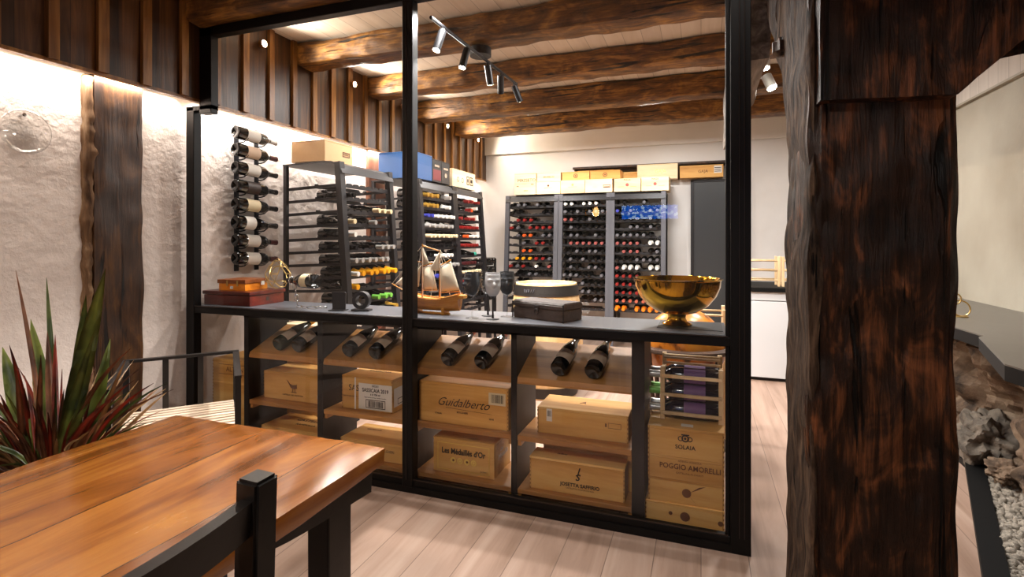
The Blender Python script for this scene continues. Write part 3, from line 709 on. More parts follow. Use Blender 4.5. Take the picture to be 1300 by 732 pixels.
L(t, '500202', .016, .06, .147, 'ink'); L(t, 'SASSICAIA 2019', .031, .06, .121, 'ink', bold=.0006, sx=.85); L(t, '6 X 750 ml', .015, .06, .097, 'ink', bold=.0004); L(t, 'Imported by Divino, Gaudin, London', .010, .06, .080, 'ink')
flat(t, 'barcode', barcode(.01, .115, .025, .06), 'ink'); flat(t, 'barcode_frame', frame_lines(-.005, .13, .018, .068, .004), 'ink'); t['fd'] = fd
flat(t, 'packing_strap', [rect(-.085, -.075, 0, .19)], 'paper', .001)
flat(t, 'shipping_sheet', [rect(-.11, .06, .03, .14)], 'paper', .001, 'right'); fr_ = flat(t, 'barcode_frame', frame_lines(-.07, .02, .04, .075, .004), 'ink', .0016, 'right'); L(t, 'SASSICAIA', .024, -.03, .11, 'ink', 'right')
L(t, 'SASSICAIA', .035, 0, .02, 'ink', 'top')
t = crate(-1.487, .533, 2.585, .27, .345, .222, 'large crate with dark handwritten-style lettering on the third middle shelf', group=GA); joints(t, 0)
L(t, 'Guidalberto', .064, .0, .118, 'ink', shear=.5, sx=1.0, bold=-.0003, name='script_lettering'); flat(t, 'underline', [[(-.10, .088), (.17, .077), (.17, .0785), (-.10, .090)]], 'ink')
L(t, 'ITALIA', .014, -.145, .052, 'ink'); L(t, 'BOLGHERI', .014, .0, .068, 'ink'); L(t, '2018', .014, .17, .052, 'ink')
flat(t, 'barcode_label', [rect(.155, .252, .13, .195)], 'paper_cream', .0004); flat(t, 'barcode', barcode(.17, .238, .142, .186), 'ink', .001)
t = crate(-.808, .470, 2.63, .23, .345, .135, 'plain pine crate with small stamps on the fourth middle shelf', group=GA); joints(t, 0)
flat(t, 'sticker', [rect(-.185, -.155, .065, .13)], 'paper'); flat(t, 'barcode', barcode(-.18, -.160, .09, .12), 'ink', .001); flat(t, 'stamp', frame_lines(.135, .20, .065, .092, .002) + [rect(.12, .128, .07, .088)], 'ink_brown'); L(t, 'A', .05, -.02, .02, 'ink_brown', 'top', shear=.3)
t = crate(-2.64, .47, 2.60, .25, .070, .105, 'crate with dark lettering on its lid on the first bottom shelf', group=GA); joints(t, 0)
L(t, 'CASTELLO', .045, .02, .03, 'ink', 'top', roll=R(0)); L(t, 'RAMPOLLA', .03, .04, -.04, 'ink', 'top')
t = crate(-2.03, .45, 2.60, .25, .070, .105, 'crate below the one with the white barcode sheet, on the second bottom shelf', group=GA); joints(t, 0)
L(t, 'ORNELLAIA', .02, -.1, .04, 'ink_brown', 'top'); L(t, 'BOLGHERI', .02, .1, .06, 'ink_brown', 'front')
t = crate(-1.405, .365, 2.60, .255, .070, .188, 'crate with gold frame and four gold medals on the third bottom shelf', 'crate', GA)
flat(t, 'gold_frame', frame_lines(-.155, .155, .018, .165, .003), 'gold_print'); L(t, 'Les Médaillés d\u2019Or', .043, -.0, .120, 'ink', sx=.80, bold=.0012)
for k in range(4): flat(t, 'gold_medal', [disc(-.06+k*.041, .072, .017)], 'gold_print', .0006); flat(t, 'medal_figure', [disc(-.06+k*.041+.002, .073, .007, 7)] if k in (0, 2) else ring(-.06+k*.041, .072, .010, .0025, 14), 'ink_brown' if k in (0, 2) else 'crate', .0012)
L(t, '6x750ml', .010, .12, .032, 'ink'); L(t, 'Les', .03, -.02, .13, 'paper', 'right', shear=.4); L(t, 'Médaillés', .04, .0, .095, 'paper', 'right', shear=.4)
t = crate(-.835, .485, 2.585, .125, .070, .165, 'crate with curly monogram above small capitals on the fourth bottom shelf', group=GA); joints(t, 0)
L(t, 'J', .045, .012, .120, 'ink', shear=.3, bold=.001); L(t, 'S', .045, .008, .088, 'ink', shear=.3, bold=.001); L(t, 'JOSETTA SAFFIRIO', .025, .02, .048, 'ink', sx=.98, bold=.0007); L(t, 'CASTELLETTO  MONFORTE D\u2019ALBA', .009, .02, .030, 'ink_brown'); L(t, 'Saffirio', .02, -.09, .01, 'ink_brown', 'top', shear=.4)
t = crate(-.80, .48, 2.715, .14, .070, .185, 'crate tucked behind the monogram crate on the fourth bottom shelf', group=GA); L(t, 'Saffirio', .02, .1, .01, 'ink_brown', 'top', shear=.4)
GB = 'crates stacked at the right end of the glass'
t = crate(-.252, .352, 2.585, .34, 0, .108, 'lowest crate of the four-high stack at the right end of the glass', group=GB); joints(t, 0)
flat(t, 'knot', [disc(.005, .055, .022, 14), disc(.16, .05, .012, 10), disc(-.06, .062, .009, 10)], 'ink_brown')
t = crate(-.238, .338, 2.592, .33, .108, .112, 'third crate down in the stack, with dark branching knot on its face', group=GB); joints(t, 0)
flat(t, 'knot', [disc(.005, .055, .021, 14), [(.02, .06), (.06, .09), (.09, .098), (.055, .078)], [(.015, .045), (.045, .012), (.05, .005), (.03, .03)]], 'ink_brown')
t = crate(-.240, .340, 2.59, .33, .22, .108, 'crate with wide line of brown capitals, second from top of the right stack', group=GB); joints(t, 0)
L(t, 'POGGIO AMORELLI', .034, .02, .062, 'ink_brown', sx=.92, bold=.0006); L(t, 'CASTELLINA IN CHIANTI', .011, .02, .034, 'ink_brown'); L(t, 'AZIENDA AGRICOLA', .011, .02, .09, 'ink_brown')
t = crate(-.240, .340, 2.588, .335, .328, .137, 'crate with dark crest over a short word, topmost of the right stack', group=GB); joints(t, 0)
L(t, 'SOLAIA', .027, 0, .050, 'ink', bold=.0004); flat(t, 'printed_crest', ring(0, .092, .017, .006, 18) + ring(-.021, .090, .012, .004, 14) + ring(.021, .090, .012, .004, 14) + [rect(-.018, .018, .106, .112), disc(0, .092, .006, 10)], 'ink')
flat(t, 'sticker', [rect(-.02, .035, -.14, -.10)], 'paper', .0004, 'top')
GC = 'crates in the corner left of the shelving'
t = crate(-3.09, .345, 2.63, .30, 0, .205, 'bottom crate of the corner stack left of the shelving', group=GC); joints(t, 0)
t = crate(-3.09, .345, 2.63, .30, .205, .205, 'crate with a round brown knot, middle of the corner stack left of the shelving', group=GC); joints(t, 0); flat(t, 'knot', [disc(.05, .13, .022, 14)], 'ink_brown')
t = crate(-3.09, .35, 2.63, .30, .41, .15, 'crate with burnt capitals between two rules, topmost of the corner stack left of the shelving', group=GC); joints(t, 0); L(t, 'ALTON', .045, .02, .085, 'ink_brown'); flat(t, 'rule', [rect(-.12, .15, .052, .055), rect(-.12, .15, .115, .118)], 'ink_brown')
t = crate(-2.78, .36, 2.92, .30, 0, .765, 'tall pale carton behind the first slanted shelf', 'crate_pale', name='carton_box'); flat(t, 'knot', [disc(.05, .70, .02, 12)], 'ink_brown')

# pine rack of bottles lying on top of the right crate stack
pr = thing('pine_bottle_rack', 'small pale pine bottle rack standing on the right crate stack', 'bottle rack', (-.045, 2.78, .4655))
PX, PZ = .135, .275
for sx in (-1, 1):
    for sy in (-1, 1):
        h = .26 if sy < 0 else .30
        obj('post', bbox(sx*PX-.011, sx*PX+.011, sy*.075-.011, sy*.075+.011, 0, h, .002, 1), M['pine'], pr)
for z in (.035, .125, .215): 
    for sy in (-1, 1): obj('rail', bbox(-PX-.004, PX+.004, sy*.075-.016-.003*(sy < 0), sy*.075-.008, z-.008, z+.008, .001, 1), M['pine'], pr)
for y, z in ((-.03, .27), (.02, .285), (.06, .29)): obj('dowel', tube(B(), [(-PX, y, z-.0), (PX, y, z)], .0065, 10), M['pine'], pr, smooth=True)
for sx in (-1, 1): obj('cross_bar', bbox(sx*PX-.009, sx*PX+.009, -.07, .07, .22, .24), M['pine'], pr)
nb = 0
for j, z in enumerate((.045, .130, .212)):
    for i, y in enumerate((-.042, .046)):
        PB_ = bottle((.085, 2.78+y, .4655+z), (-1, 0, .0), ('dark blue bottle with purple label, %s row of the small pine rack, %s side') % (('bottom', 'middle', 'top')[j], ('front', 'back')[i]), 'bordeaux', ('silver', 'green', 'silver')[j], 'paper_purple', 'bottles in the pine rack', 'bottle_blue', roll=R(20)); face_label(bpy.data.objects[PB_.name], (-1, 0, 0), (0, -1, .6))

# map globe bar behind the stack
gb = thing('globe_bar', 'antique-style map globe drinks cabinet with dark ring behind the pine rack', 'globe bar', (-.10, 3.42, 0))
obj('lower_hemisphere', lathe(B(), [(.245*math.cos(R(a)), .70+.245*math.sin(R(a))) for a in range(-90, 1, 9)], 40), M['globe'], gb, smooth=True)
obj('upper_hemisphere', lathe(B(), [(.235*math.cos(R(a)), .705+.225*math.sin(R(a))) for a in range(0, 91, 9)], 40), M['globe'], gb, smooth=True)
obj('horizon_ring', lathe(B(), [(.25, .69), (.315, .69), (.32, .70), (.315, .712), (.25, .712), (.25, .69)], 48), M['wallpost'], gb, auto=40)
for k in range(4):
    a = R(45+90*k); obj('leg', tube(B(), [(.28*math.cos(a), .28*math.sin(a), .69), (.24*math.cos(a), .24*math.sin(a), .35), (.26*math.cos(a), .26*math.sin(a), 0)], [.018, .015, .02], 10), M['wallpost'], gb, smooth=True)
obj('base_tray', lathe(B(), [(0, .10), (.25, .10), (.25, .12), (0, .12)], 30), M['wallpost'], gb)
# tall folding pine rack beside the globe
def pine_rack(loc, w, d, h, rows, label, rz=0):
    t = thing('pine_bottle_rack', label, 'bottle rack', loc, rz)
    for sx in (-1, 1):
        for sy in (-1, 1): obj('post', bbox(sx*w/2-.012, sx*w/2+.012, sy*d/2-.012, sy*d/2+.012, 0, h, .002, 1), M['pine'], t)
    for k in range(rows):
        z = .06 + (h-.1)*k/(rows-1)
        for sy in (-1, 1):
            bm = tube(B(), [(-w/2, sy*d/2, z), (w/2, sy*d/2, z)], .008, 8)
            obj('rail', bm, M['pine'], t, smooth=True)
    bm = B()
    return t
pine_rack((-.02, 3.95, 0), .34, .26, .88, 7, 'tall pale pine rack standing just behind the map globe')
pine_rack((.50, 5.80, .9), .43, .22, .29, 3, 'left pine rack standing on the white cabinet at back right')
pine_rack((.965, 5.80, .9), .43, .22, .29, 3, 'right pine rack standing on the white cabinet at back right')

# ------------------------------------------------------------------ things on the worktop
ZW = .9302
t = thing('mahogany_box', 'flat red mahogany box on the left end of the worktop', 'box', (-2.885, 2.70, ZW), R(0))
obj('body', bbox(-.195, .195, -.145, .145, 0, .066, .003), M['mahogany'], t); obj('lid', bbox(-.203, .203, -.153, .153, .068, .092, .006), M['mahogany'], t)
obj('keyhole', bbox(.1952, .1965, -.012, .012, .025, .05), M['ink'], t)
t = thing('cigar_box', 'small orange cedar box with brown lid on the mahogany box', 'box', (-2.885, 2.69, ZW+.0925), R(4))
obj('body', bbox(-.105, .105, -.10, .10, 0, .046, .002), M['cigar'], t); obj('lid', bbox(-.112, .112, -.107, .107, .0465, .072, .003), M['cigar_dark'], t)
for x in (-.03, .05): obj('clasp', bbox(x-.006, x+.006, -.1095, -.1065, .03, .066), M['gold_wire'], t)
obj('clasp', bbox(-.012, .012, -.1025, -.0995, .012, .03), M['chrome'], t); obj('tag', bbox(.113, .116, .03, .06, .03, .055), M['paper'], t)
t = thing('wire_cage', 'gold wire geometric cage at the right end of the mahogany box', 'wire ornament', (-2.685, 2.785, ZW+.0925))
bm = B(); bmesh.ops.create_icosphere(bm, subdivisions=2, radius=1); vs = [Vector((v.co.x*.085*(1.1-.55*max(0, v.co.z)), v.co.y*.065*(1.1-.55*max(0, v.co.z)), .103+v.co.z*.102)) for v in bm.verts]; ed = [(e.verts[0].index, e.verts[1].index) for e in bm.edges]; bm.free()
bm = B()
for i, (a, b) in enumerate(ed):
    if i % 3 != 1: tube(bm, [vs[a], vs[b]], .0022, 5)
obj('wire', bm, M['gold_wire'], t)
t = thing('chain_bottle_holder', 'silver chain standing stiffly to hold a tilted bottle', 'bottle holder', (-2.37, 2.62, ZW))
bm = B(); path = [Vector(p) for p in ((.19, .03, .006), (.14, .0, .006), (.09, -.015, .006), (.04, -.01, .006), (0, 0, .01), (-.008, 0, .045), (-.012, 0, .08), (-.018, 0, .115), (-.028, .0, .150))]
for i in range(len(path)-1):
    a, b = path[i], path[i+1]; d = (b-a); m_ = (a+b)/2; u = d.normalized(); s = u.orthogonal().normalized() if i % 2 else u.cross(u.orthogonal()).normalized(); l = d.length*.62
    tube(bm, [m_ + u*l*math.cos(q*.5236) + s*.010*math.sin(q*.5236) for q in range(12)], .0032, 6, closed=True)
obj('chain', bm, M['chrome'], t, smooth=True)
obj('neck_loop', tube(B(), [(-.045+.0*math.cos(q*.4), .024*math.cos(q*.5236), .168+.024*math.sin(q*.5236)) for q in range(12)], .003, 6, closed=True), M['chrome'], t, smooth=True)
dB = Vector((-.93, .34, -.03)).normalized(); CB_ = bottle(Vector((-2.415, 2.62, ZW+.168)) - dB*.285, dB, 'dark bottle held in the air by the silver chain', 'burgundy', 'black', 'paper_cream', scale=.98); face_label(CB_, dB, (.6, -1, .35))
t = thing('bottle_cradle', 'black metal plate and ring bottle cradle on the worktop', 'bottle holder', (-1.985, 2.61, ZW), R(14))
obj('plate', prism(B(), [(-.105, 0), (-.02, 0), (-.015, .012), (-.012, .105), (-.02, .112), (-.10, .112), (-.095, .015)], -.004, .004, 1), M['black_iron'], t)
obj('plate_foot', bbox(-.11, -.01, -.03, .03, 0, .006), M['black_iron'], t)
bm = B(); lathe(bm, [(.030, -.022), (.052, -.022), (.052, .022), (.030, .022), (.030, -.022)], 32, Matrix.Translation((.085, 0, .064)) @ Matrix.Rotation(R(90), 4, 'X')); obj('ring', bm, M['black_iron'], t, auto=40)
obj('ring_foot', bbox(.03, .14, -.03, .03, 0, .012, .003), M['black_iron'], t)
# sailing ship model
sh = thing('ship_model', 'two-masted wooden sailing ship model with cream sails on the worktop', 'ship model', (-1.46, 2.68, ZW), R(-6))
bm = B(); secs = []; n = 14
for i in range(n+1):
    s = i/n; x = -.17 + .36*s; bw = .045*math.sin(math.pi*min(1, .08+s*.75))**.7; keel = .018 + .030*max(0, .25-s)/.25 + .008*max(0, s-.8)/.2; top = .085 + .03*(2*s-1)**2 + (.012 if s > .72 else 0); r_ = []
    for k in range(9):
        a = math.pi*k/8; y = -bw*math.cos(a); z = top - (top-keel)*math.sin(a)**.8; r_.append(bm.verts.new((x, y*(.85+.15*abs(math.cos(a))), z)))
    secs.append(r_)
for A, C in zip(secs, secs[1:]):
    for k in range(8): bm.faces.new((A[k], A[k+1], C[k+1], C[k]))
    bm.faces.new((A[0], C[0], C[8], A[8]))
bm.faces.new(secs[0]); bm.faces.new(secs[-1][::-1]); obj('hull', bm, M['ship'], sh, auto=40)
bm = B()
for y in (-1, 1): tube(bm, [(-.17+.36*i/12, y*(.044*math.sin(math.pi*min(1, .08+i/12*.75))**.7+.002), .090+.03*(2*i/12-1)**2) for i in range(13)], .003, 6)
obj('gunwale', bm, M['ship_light'], sh)
obj('bowsprit', tube(B(), [(-.16, 0, .105), (-.285, 0, .16)], [.005, .003], 8), M['ship_light'], sh)
obj('stern_gallery', bbox(.175, .225, -.022, .022, .095, .115, .003), M['ship_light'], sh)
for x, h in ((-.065, .40), (.055, .365)): obj('mast', tube(B(), [(x, 0, .06), (x, 0, h)], [.0055, .003], 8), M['ship_light'], sh)
bm = B()
for a, b in (((-.155, -.05, .30), (.02, .05, .29)), ((.055, 0, .275), (.13, 0, .31)), ((-.065, 0, .27), (0, 0, .285)), ((-.06, 0, .13), (.04, 0, .135)), ((.055, 0, .12), (.19, 0, .135)), ((-.065, 0, .39), (.045, 0, .36))): tube(bm, [a, b], .0028, 6)
obj('spars', bm, M['ship_light'], sh)
def sail(pts, belly=.02, n=8):
    bm = B(); a, b, c, d = [Vector(p) for p in pts]; g = []
    for i in range(n+1):
        s = i/n; r_ = []
        for j in range(n+1):
            q = j/n; p = (a*(1-s)+b*s)*(1-q) + (d*(1-s)+c*s)*q; p += Vector((0, -belly*math.sin(math.pi*s)*math.sin(math.pi*q), 0)); r_.append(bm.verts.new(p))
        g.append(r_)
    for i in range(n):
        for j in range(n): bm.faces.new((g[i][j], g[i+1][j], g[i+1][j+1], g[i][j+1]))
    bmesh.ops.remove_doubles(bm, verts=bm.verts, dist=1e-5)
    bmesh.ops.solidify(bm, geom=bm.faces[:], thickness=.0012)
    obj('sail', bm, M['sail'], sh, smooth=True)
sail([(.062, 0, .265), (.13, 0, .303), (.188, 0, .142), (.062, 0, .128)])
sail([(-.06, 0, .262), (0, 0, .28), (.038, 0, .142), (-.055, 0, .138)])
sail([(-.015, 0, .25), (.05, 0, .35), (.051, 0, .35), (.048, 0, .245)], .008)
sail([(-.061, 0, .38), (-.06, 0, .38), (-.015, 0, .285), (-.06, 0, .275)], .008)
sail([(-.075, 0, .275), (-.074, 0, .275), (-.09, 0, .15), (-.20, 0, .135)], .012); sail([(-.10, 0, .29), (-.099, 0, .29), (-.17, 0, .155), (-.265, 0, .157)], .012)
bm = B()
for a, b in (((-.065, 0, .395), (.055, 0, .362)), ((.055, 0, .362), (.19, 0, .135)), ((.055, 0, .362), (.13, 0, .305)), ((.055, 0, .36), (.10, .04, .10)), ((.055, 0, .36), (.02, -.04, .10)), ((.055, 0, .36), (.09, -.04, .10)), ((-.065, 0, .39), (-.10, -.045, .09)), ((-.065, 0, .39), (-.03, -.045, .09)), ((-.065, 0, .39), (-.285, 0, .16)), ((-.065, 0, .30), (-.2, 0, .135)), ((.19, 0, .135), (.2, 0, .11))): tube(bm, [a, b], .0012, 4)
obj('rigging', bm, M['thread'], sh)
bm = B(); box(bm, -.10, -.085, -.03, .03, 0, .045); box(bm, .085, .10, -.03, .03, 0, .045); box(bm, -.12, .12, -.008, .008, 0, .010); obj('stand', bm, M['ship_light'], sh)
# mask goblets
def goblet(loc, rz, bowl, stem, label):
    t = thing('mask_goblet', label, 'goblet', loc, rz, 'mask goblets on the worktop')
    obj('foot', lathe(B(), [(0, .006), (.004, .007), (.034, .003), (.036, 0), (0, 0)], 24), M[stem], t, smooth=True)
    obj('stem', lathe(B(), [(.007, .005), (.0045, .03), (.0045, .105), (.010, .118), (.02, .124)], 14), M[stem], t, smooth=True)
    bm = B(); prof = [(.004, .118), (.022, .126), (.036, .148), (.042, .178), (.042, .21), (.039, .248), (.037, .248), (.040, .21), (.040, .178), (.034, .150), (.02, .130), (0, .124)]
    obj('bowl', lathe(bm, prof, 32), M[bowl], t, auto=50)
    # the face stands out of the bowl: brow, nose, lips and chin on its front
    bm = B(); g = []
    for i in range(25):
        a = R(-90) + R(-62 + 124*i/24); r_ = []
        for j in range(25):
            z = .132 + .112*j/24; s = (i-12)/12; v = (j/24)
            base = .0008 + (.024+.014*min(1, (z-.128)/.022)**.7 + .005*min(1, max(0, (z-.148)/.03)) - .003*max(0, (z-.21)/.038))
            nose = .020*math.exp(-(s/.16)**2)*max(0, 1-abs(v-.47)/.17) + .004*math.exp(-(s/.13)**2)*(1 if .5 < v < .75 else 0)
            brow = .008*math.exp(-((v-.70)/.05)**2)*math.exp(-((abs(s)-.4)/.28)**2); eye = -.009*math.exp(-((v-.61)/.045)**2)*math.exp(-((abs(s)-.38)/.17)**2)
            lip = .009*math.exp(-((v-.245)/.028)**2)*math.exp(-(s/.25)**2) + .005*math.exp(-((v-.185)/.026)**2)*math.exp(-(s/.2)**2); chin = .006*math.exp(-((v-.07)/.05)**2)*math.exp(-(s/.25)**2); cheek = .003*math.exp(-((v-.40)/.1)**2)*math.exp(-((abs(s)-.5)/.2)**2)
            rr = base + nose + brow + eye + lip + chin + cheek
            if i in (0, 24) or j in (0, 24): rr = min(rr, .034)
            r_.append(bm.verts.new((rr*math.cos(a), rr*math.sin(a), z)))
        g.append(r_)
    for i in range(24):
        for j in range(24): bm.faces.new((g[i][j], g[i+1][j], g[i+1][j+1], g[i][j+1]))
    obj('face_relief', bm, M[bowl], t, smooth=True)
goblet((-1.165, 2.590, ZW), R(-35), 'mask_dark', 'clear', 'charcoal goblet with moulded face and clear stem, front left of the four')
goblet((-1.118, 2.70, ZW), R(-10), 'clear', 'black_iron', 'clear goblet with moulded face and dark stem behind the charcoal one')
goblet((-1.045, 2.592, ZW), R(30), 'mask_white', 'black_iron', 'frosted white goblet with moulded face and black stem, front right')
goblet((-1.005, 2.70, ZW), R(20), 'mask_dark', 'clear', 'dark goblet with clear stem, half hidden behind the frosted one')
# leather chest
ch = thing('leather_chest', 'small dark leather treasure chest with iron clasp on the worktop', 'chest', (-.782, 2.722, ZW), R(-22.5))
obj('body', bbox(-.17, .17, -.083, .083, 0, .060, .006), M['chest'], ch)
bm = prism(B(), [(-.086, .062), (.086, .062), (.086, .085), (.075, .097), (-.075, .097), (-.086, .085)], -.173, .173, 0); bmesh.ops.bevel(bm, geom=bm.edges[:], offset=.004, segments=2, affect='EDGES'); obj('lid', bm, M['chest'], ch)
obj('clasp', bbox(-.016, .016, -.092, -.086, .05, .078, .002), M['black_iron'], ch); obj('clasp_ring', tube(B(), [(.012*math.cos(q*.5236), -.092, .045+.014*math.sin(q*.5236)) for q in range(12)], .003, 6, closed=True), M['black_iron'], ch)
for x in (-.172, .172): obj('corner_band', bbox(x-.004, x+.004, -.0875, -.0845, 0, .09), M['black_iron'], ch)
# brass champagne bowl
bw = thing('brass_bowl', 'large polished brass footed bowl on the worktop near the right end', 'bowl', (-.113, 2.735, ZW+.002))
prof = [(0, .050), (.012, .048), (.05, .050), (.10, .066), (.15, .100), (.185, .145), (.203, .190), (.207, .222), (.214, .226), (.214, .231), (.205, .231), (.199, .222), (.194, .190), (.176, .147), (.143, .106), (.095, .074), (.05, .060), (0, .058)]
obj('bowl', lathe(B(), prof, 56), M['brass'], bw, auto=50)
obj('foot', lathe(B(), [(0, 0), (.070, 0), (.072, .004), (.066, .010), (.050, .018), (.042, .035), (.046, .049), (0, .050)], 40), M['brass'], bw, auto=50)
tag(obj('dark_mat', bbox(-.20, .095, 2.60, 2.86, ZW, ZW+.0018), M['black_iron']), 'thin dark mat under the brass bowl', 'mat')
# wine barrel
br = thing('wine_barrel', 'oak wine barrel with dark iron top hoop standing behind the leather chest', 'barrel', (-1.30, 4.50, 0)); br.scale = (1, 1, 1.05)
bp = [(.27 + .055*math.sin(math.pi*z/.93), z) for z in [.93*i/18 for i in range(19)]]
obj('staves', lathe(B(), [(0, .03), (.25, .03), (.25, 0)] + bp + [(.252, .93), (.252, .90), (0, .90)], 48), M['barrel'], br, auto=35)
obj('head', lathe(B(), [(0, .902), (.251, .902), (.251, .906), (0, .906)], 40), M['barrel'], br)
for z, w in ((.875, .085), (.70, .05), (.23, .05), (.055, .085)):
    obj('hoop', lathe(B(), [(.2755 + .055*math.sin(math.pi*(z+s*w/2)/.93), z+s*w/2) for s in (-1, -.5, 0, .5, 1)], 48), M['hoop'], br, smooth=True)
bm = B()
for s in (-1, 1):
    for q in range(3):
        a = R(-105) + s*R(5)*(q-.0)*.8; bar(bm, (.29*math.cos(a), .29*math.sin(a), .865), (.287*math.cos(a+s*.03), .287*math.sin(a+s*.03), .89), .006, .004)
obj('hoop_crest', bm, M['rack_light'], br)

# ------------------------------------------------------------------ tall bottle racks
ORD = ['first', 'second', 'third', 'fourth', 'fifth', 'sixth', 'seventh', 'eighth', 'ninth', 'tenth', 'eleventh', 'twelfth', 'thirteenth', 'fourteenth', 'fifteenth']
PITCH, NS, RH = .1005, 7, 1.945
RAILS = {}
def rail_mesh(w, notch, key):
    if key in RAILS: return RAILS[key]
    poly = [(-w/2, -.028), (w/2, -.028), (w/2, .004)]; p = (w-.05)/NS
    for i in range(NS-1, -1, -1):
        c = -w/2 + .025 + p*(i+.5)
        poly.append((c+notch+.008, .006))
        for a in (20, 60, 90, 120, 160): poly.append((c+notch*math.cos(R(a)), .006-notch*.75*math.sin(R(a))))
        poly.append((c-notch-.008, .006))
    poly.append((-w/2, .004))
    me = mesh_of(prism(B(), poly, -.008, .008, 1), 'bottle_rail'); me.materials.append(M['rack']); RAILS[key] = me
    return me
DB, DT = .667, .527                               # depth of the rack at the foot and at the top
def yfront(z): return -(DB + (DT-DB)*z/RH)
def rack(label, loc, rz, w, rows, zt, front_mat='rack', group='tall bottle racks', vis=(0, 99)):
    t = thing('bottle_rack', label, 'bottle rack', loc, rz, group)
    for sx in (-1, 1):
        x = sx*(w/2-.02)
        o = obj('front_upright', bar(B(), (x, yfront(0), 0), (x, yfront(RH), RH), .055, .05, (0, -1, 0)), M[front_mat], t)
        obj('rear_upright', bbox(x-.015, x+.015, -.035, -.005, 0, RH), M['rack'], t)
    bm = prism(B(), [(-.005, RH-.012), (-.005, RH), (-.33, RH+.012), (-.467, RH+.008), (-.542, RH-.02), (-.572, RH-.085), (-.557, RH-.085), (-.530, RH-.028), (-.462, RH-.006), (-.35, RH-.002)], -w/2, w/2, 0)
    obj('top_panel', bm, M['rack'], t)
    for k in range(rows):
        z = zt - k*PITCH; yf = yfront(z)
        f = link('bottle_rail', rail_mesh(w-.05, .018, (w, 'f')), None, t, (0, yf+.01, z))
        r_ = link('bottle_rail', rail_mesh(w-.05, .036, (w, 'r')), None, t, (0, yf+.24, z-.004))
        for sx in (-1, 1):
            x = sx*(w/2-.03); obj('side_bar', bar(B(), (x, yf+.01, z-.012), (x, -.02, z-.035), .012, .022), M['rack'], t)
    return t
def fill(loc, rz, w, zt, rows, where):
    """rows: {row: string of NS letters}, each letter the capsule of the bottle in that slot, '.' empty"""
    K = dict(k=('black', 'bordeaux'), r=('red', 'bordeaux'), o=('orange', 'bordeaux'), y=('yellow', 'champagne'), s=('silver', 'bordeaux'), w=('white', 'bordeaux'), g=('gold', 'champagne'), c=('cream', 'burgundy'), G=('green', 'burgundy'), t=('teal', 'burgundy'),
             b=('blue', 'bordeaux'), C=('copper', 'bordeaux'), p=('pink', 'bordeaux'), T=('tangerine', 'champagne'), W=('white', 'champagne'), Y=('yellow', 'bordeaux'), u=('burgundy', 'bordeaux'), S=('silver', 'champagne'))
    words = dict(T='orange'); mtx = Matrix.Translation(loc) @ Matrix.Rotation(rz, 4, 'Z'); p = (w-.05-.05)/NS
    for k, s in rows.items():
        z = zt - (k-1)*PITCH; yf = yfront(z)
        for i, chh in enumerate(s):
            if chh == '.': continue
            cap, kind = K[chh]; cap = 'grey' if chh == 'k' and rnd.random() < .4 and 'back' in where else cap; x = -(w-.05)/2 + .025 + p*(i+.5)
            tip = Vector((x + rnd.uniform(-.002, .002), yf - .062 + rnd.uniform(-.012, .012), z+.012)); base = tip + Vector((0, .335, .0225 if kind == 'champagne' else .012 if kind == 'burgundy' else .009))
            wtip, wb = mtx @ tip, mtx @ base
            bottle(wb, wtip-wb, '%s-capped wine bottle, %s from left in %s row of %s' % (words.get(chh, cap), ORD[i], ORD[k-1], where), kind, cap, None, 'bottles in the tall racks', None, roll=rnd.uniform(0, 6))
BW = .69; ZT = 1.785
LX = XL+.045
left = [('dark bottle rack on the left wall, nearest of three, half empty', 3.615, .70, 'nearest left-wall rack'),
        ('dark bottle rack in the middle of the three on the left wall', 4.82, .76, 'middle left-wall rack'),
        ('dark bottle rack on the left wall, farthest of three, with red capsules', 5.59, .76, 'farthest left-wall rack')]
for lab, y, w, nm in left: rack(lab, (LX, y, 0), R(90), w, 13, ZT)
ZL = ZT
fill((LX, left[0][1], 0), R(90), left[0][2], ZL, {2: 'k......', 3: '....ccc', 4: 'c..s...', 5: 'w......', 6: 'k...sss', 7: 'ssssss.', 8: 'wyyyyyy', 9: 'y......', 10: 'k..GGG.', 11: '..kk.kg'}, 'the nearest left-wall rack')
fill((LX, left[1][1], 0), R(90), left[1][2], ZL, {1: 'ggg..S.', 2: 'ggg..W.', 3: 'bbwwwww', 4: 'sSssSs.', 5: 'ccccccc', 6: 'kkkkkkk', 7: '..wwww.', 8: 'sssssss', 9: 'bbbbb..', 10: 'kkk.kkk'}, 'the middle left-wall rack')
fill((LX, left[2][1], 0), R(90), left[2][2], ZL, {1: '..rr.r.', 2: '..ro.k.', 3: 'r.rr...', 4: 'rrrrr..', 5: '.o.ww..', 6: 'rrrrr..', 7: '..kt...', 8: 'uuuu...', 9: 'ccccc..', 10: 'rkk.kk.'}, 'the farthest left-wall rack')
BY = YB-.012
back = [('left of the three grey bottle racks against the back wall', -2.06, 'left back-wall rack'), ('middle of the three grey bottle racks against the back wall', -1.40, 'middle back-wall rack'), ('right of the three grey bottle racks against the back wall', -.735, 'right back-wall rack')]
BW = .655
for i, (lab, x, nm) in enumerate(back): rack(lab, (x + (-.045 if i == 0 else 0), BY, 0), 0, BW + (.06 if i == 0 else 0), 14, ZT+.02, 'rack_light')
ZK = ZT+.02
fill((back[0][1]-.045, BY, 0), 0, BW+.06, ZK, {1: 'kkk.kk.', 2: 'kk...kk', 3: '.rrr...', 4: 'rk.rrrr', 5: '.koo.kk', 6: '..k.rrk', 7: '..oo.k.', 8: '.YYYrrk', 9: 'rkr.w.p', 10: '.kkkkkk', 11: '.kk....', 12: 'kk.....'}, 'the left back-wall rack')
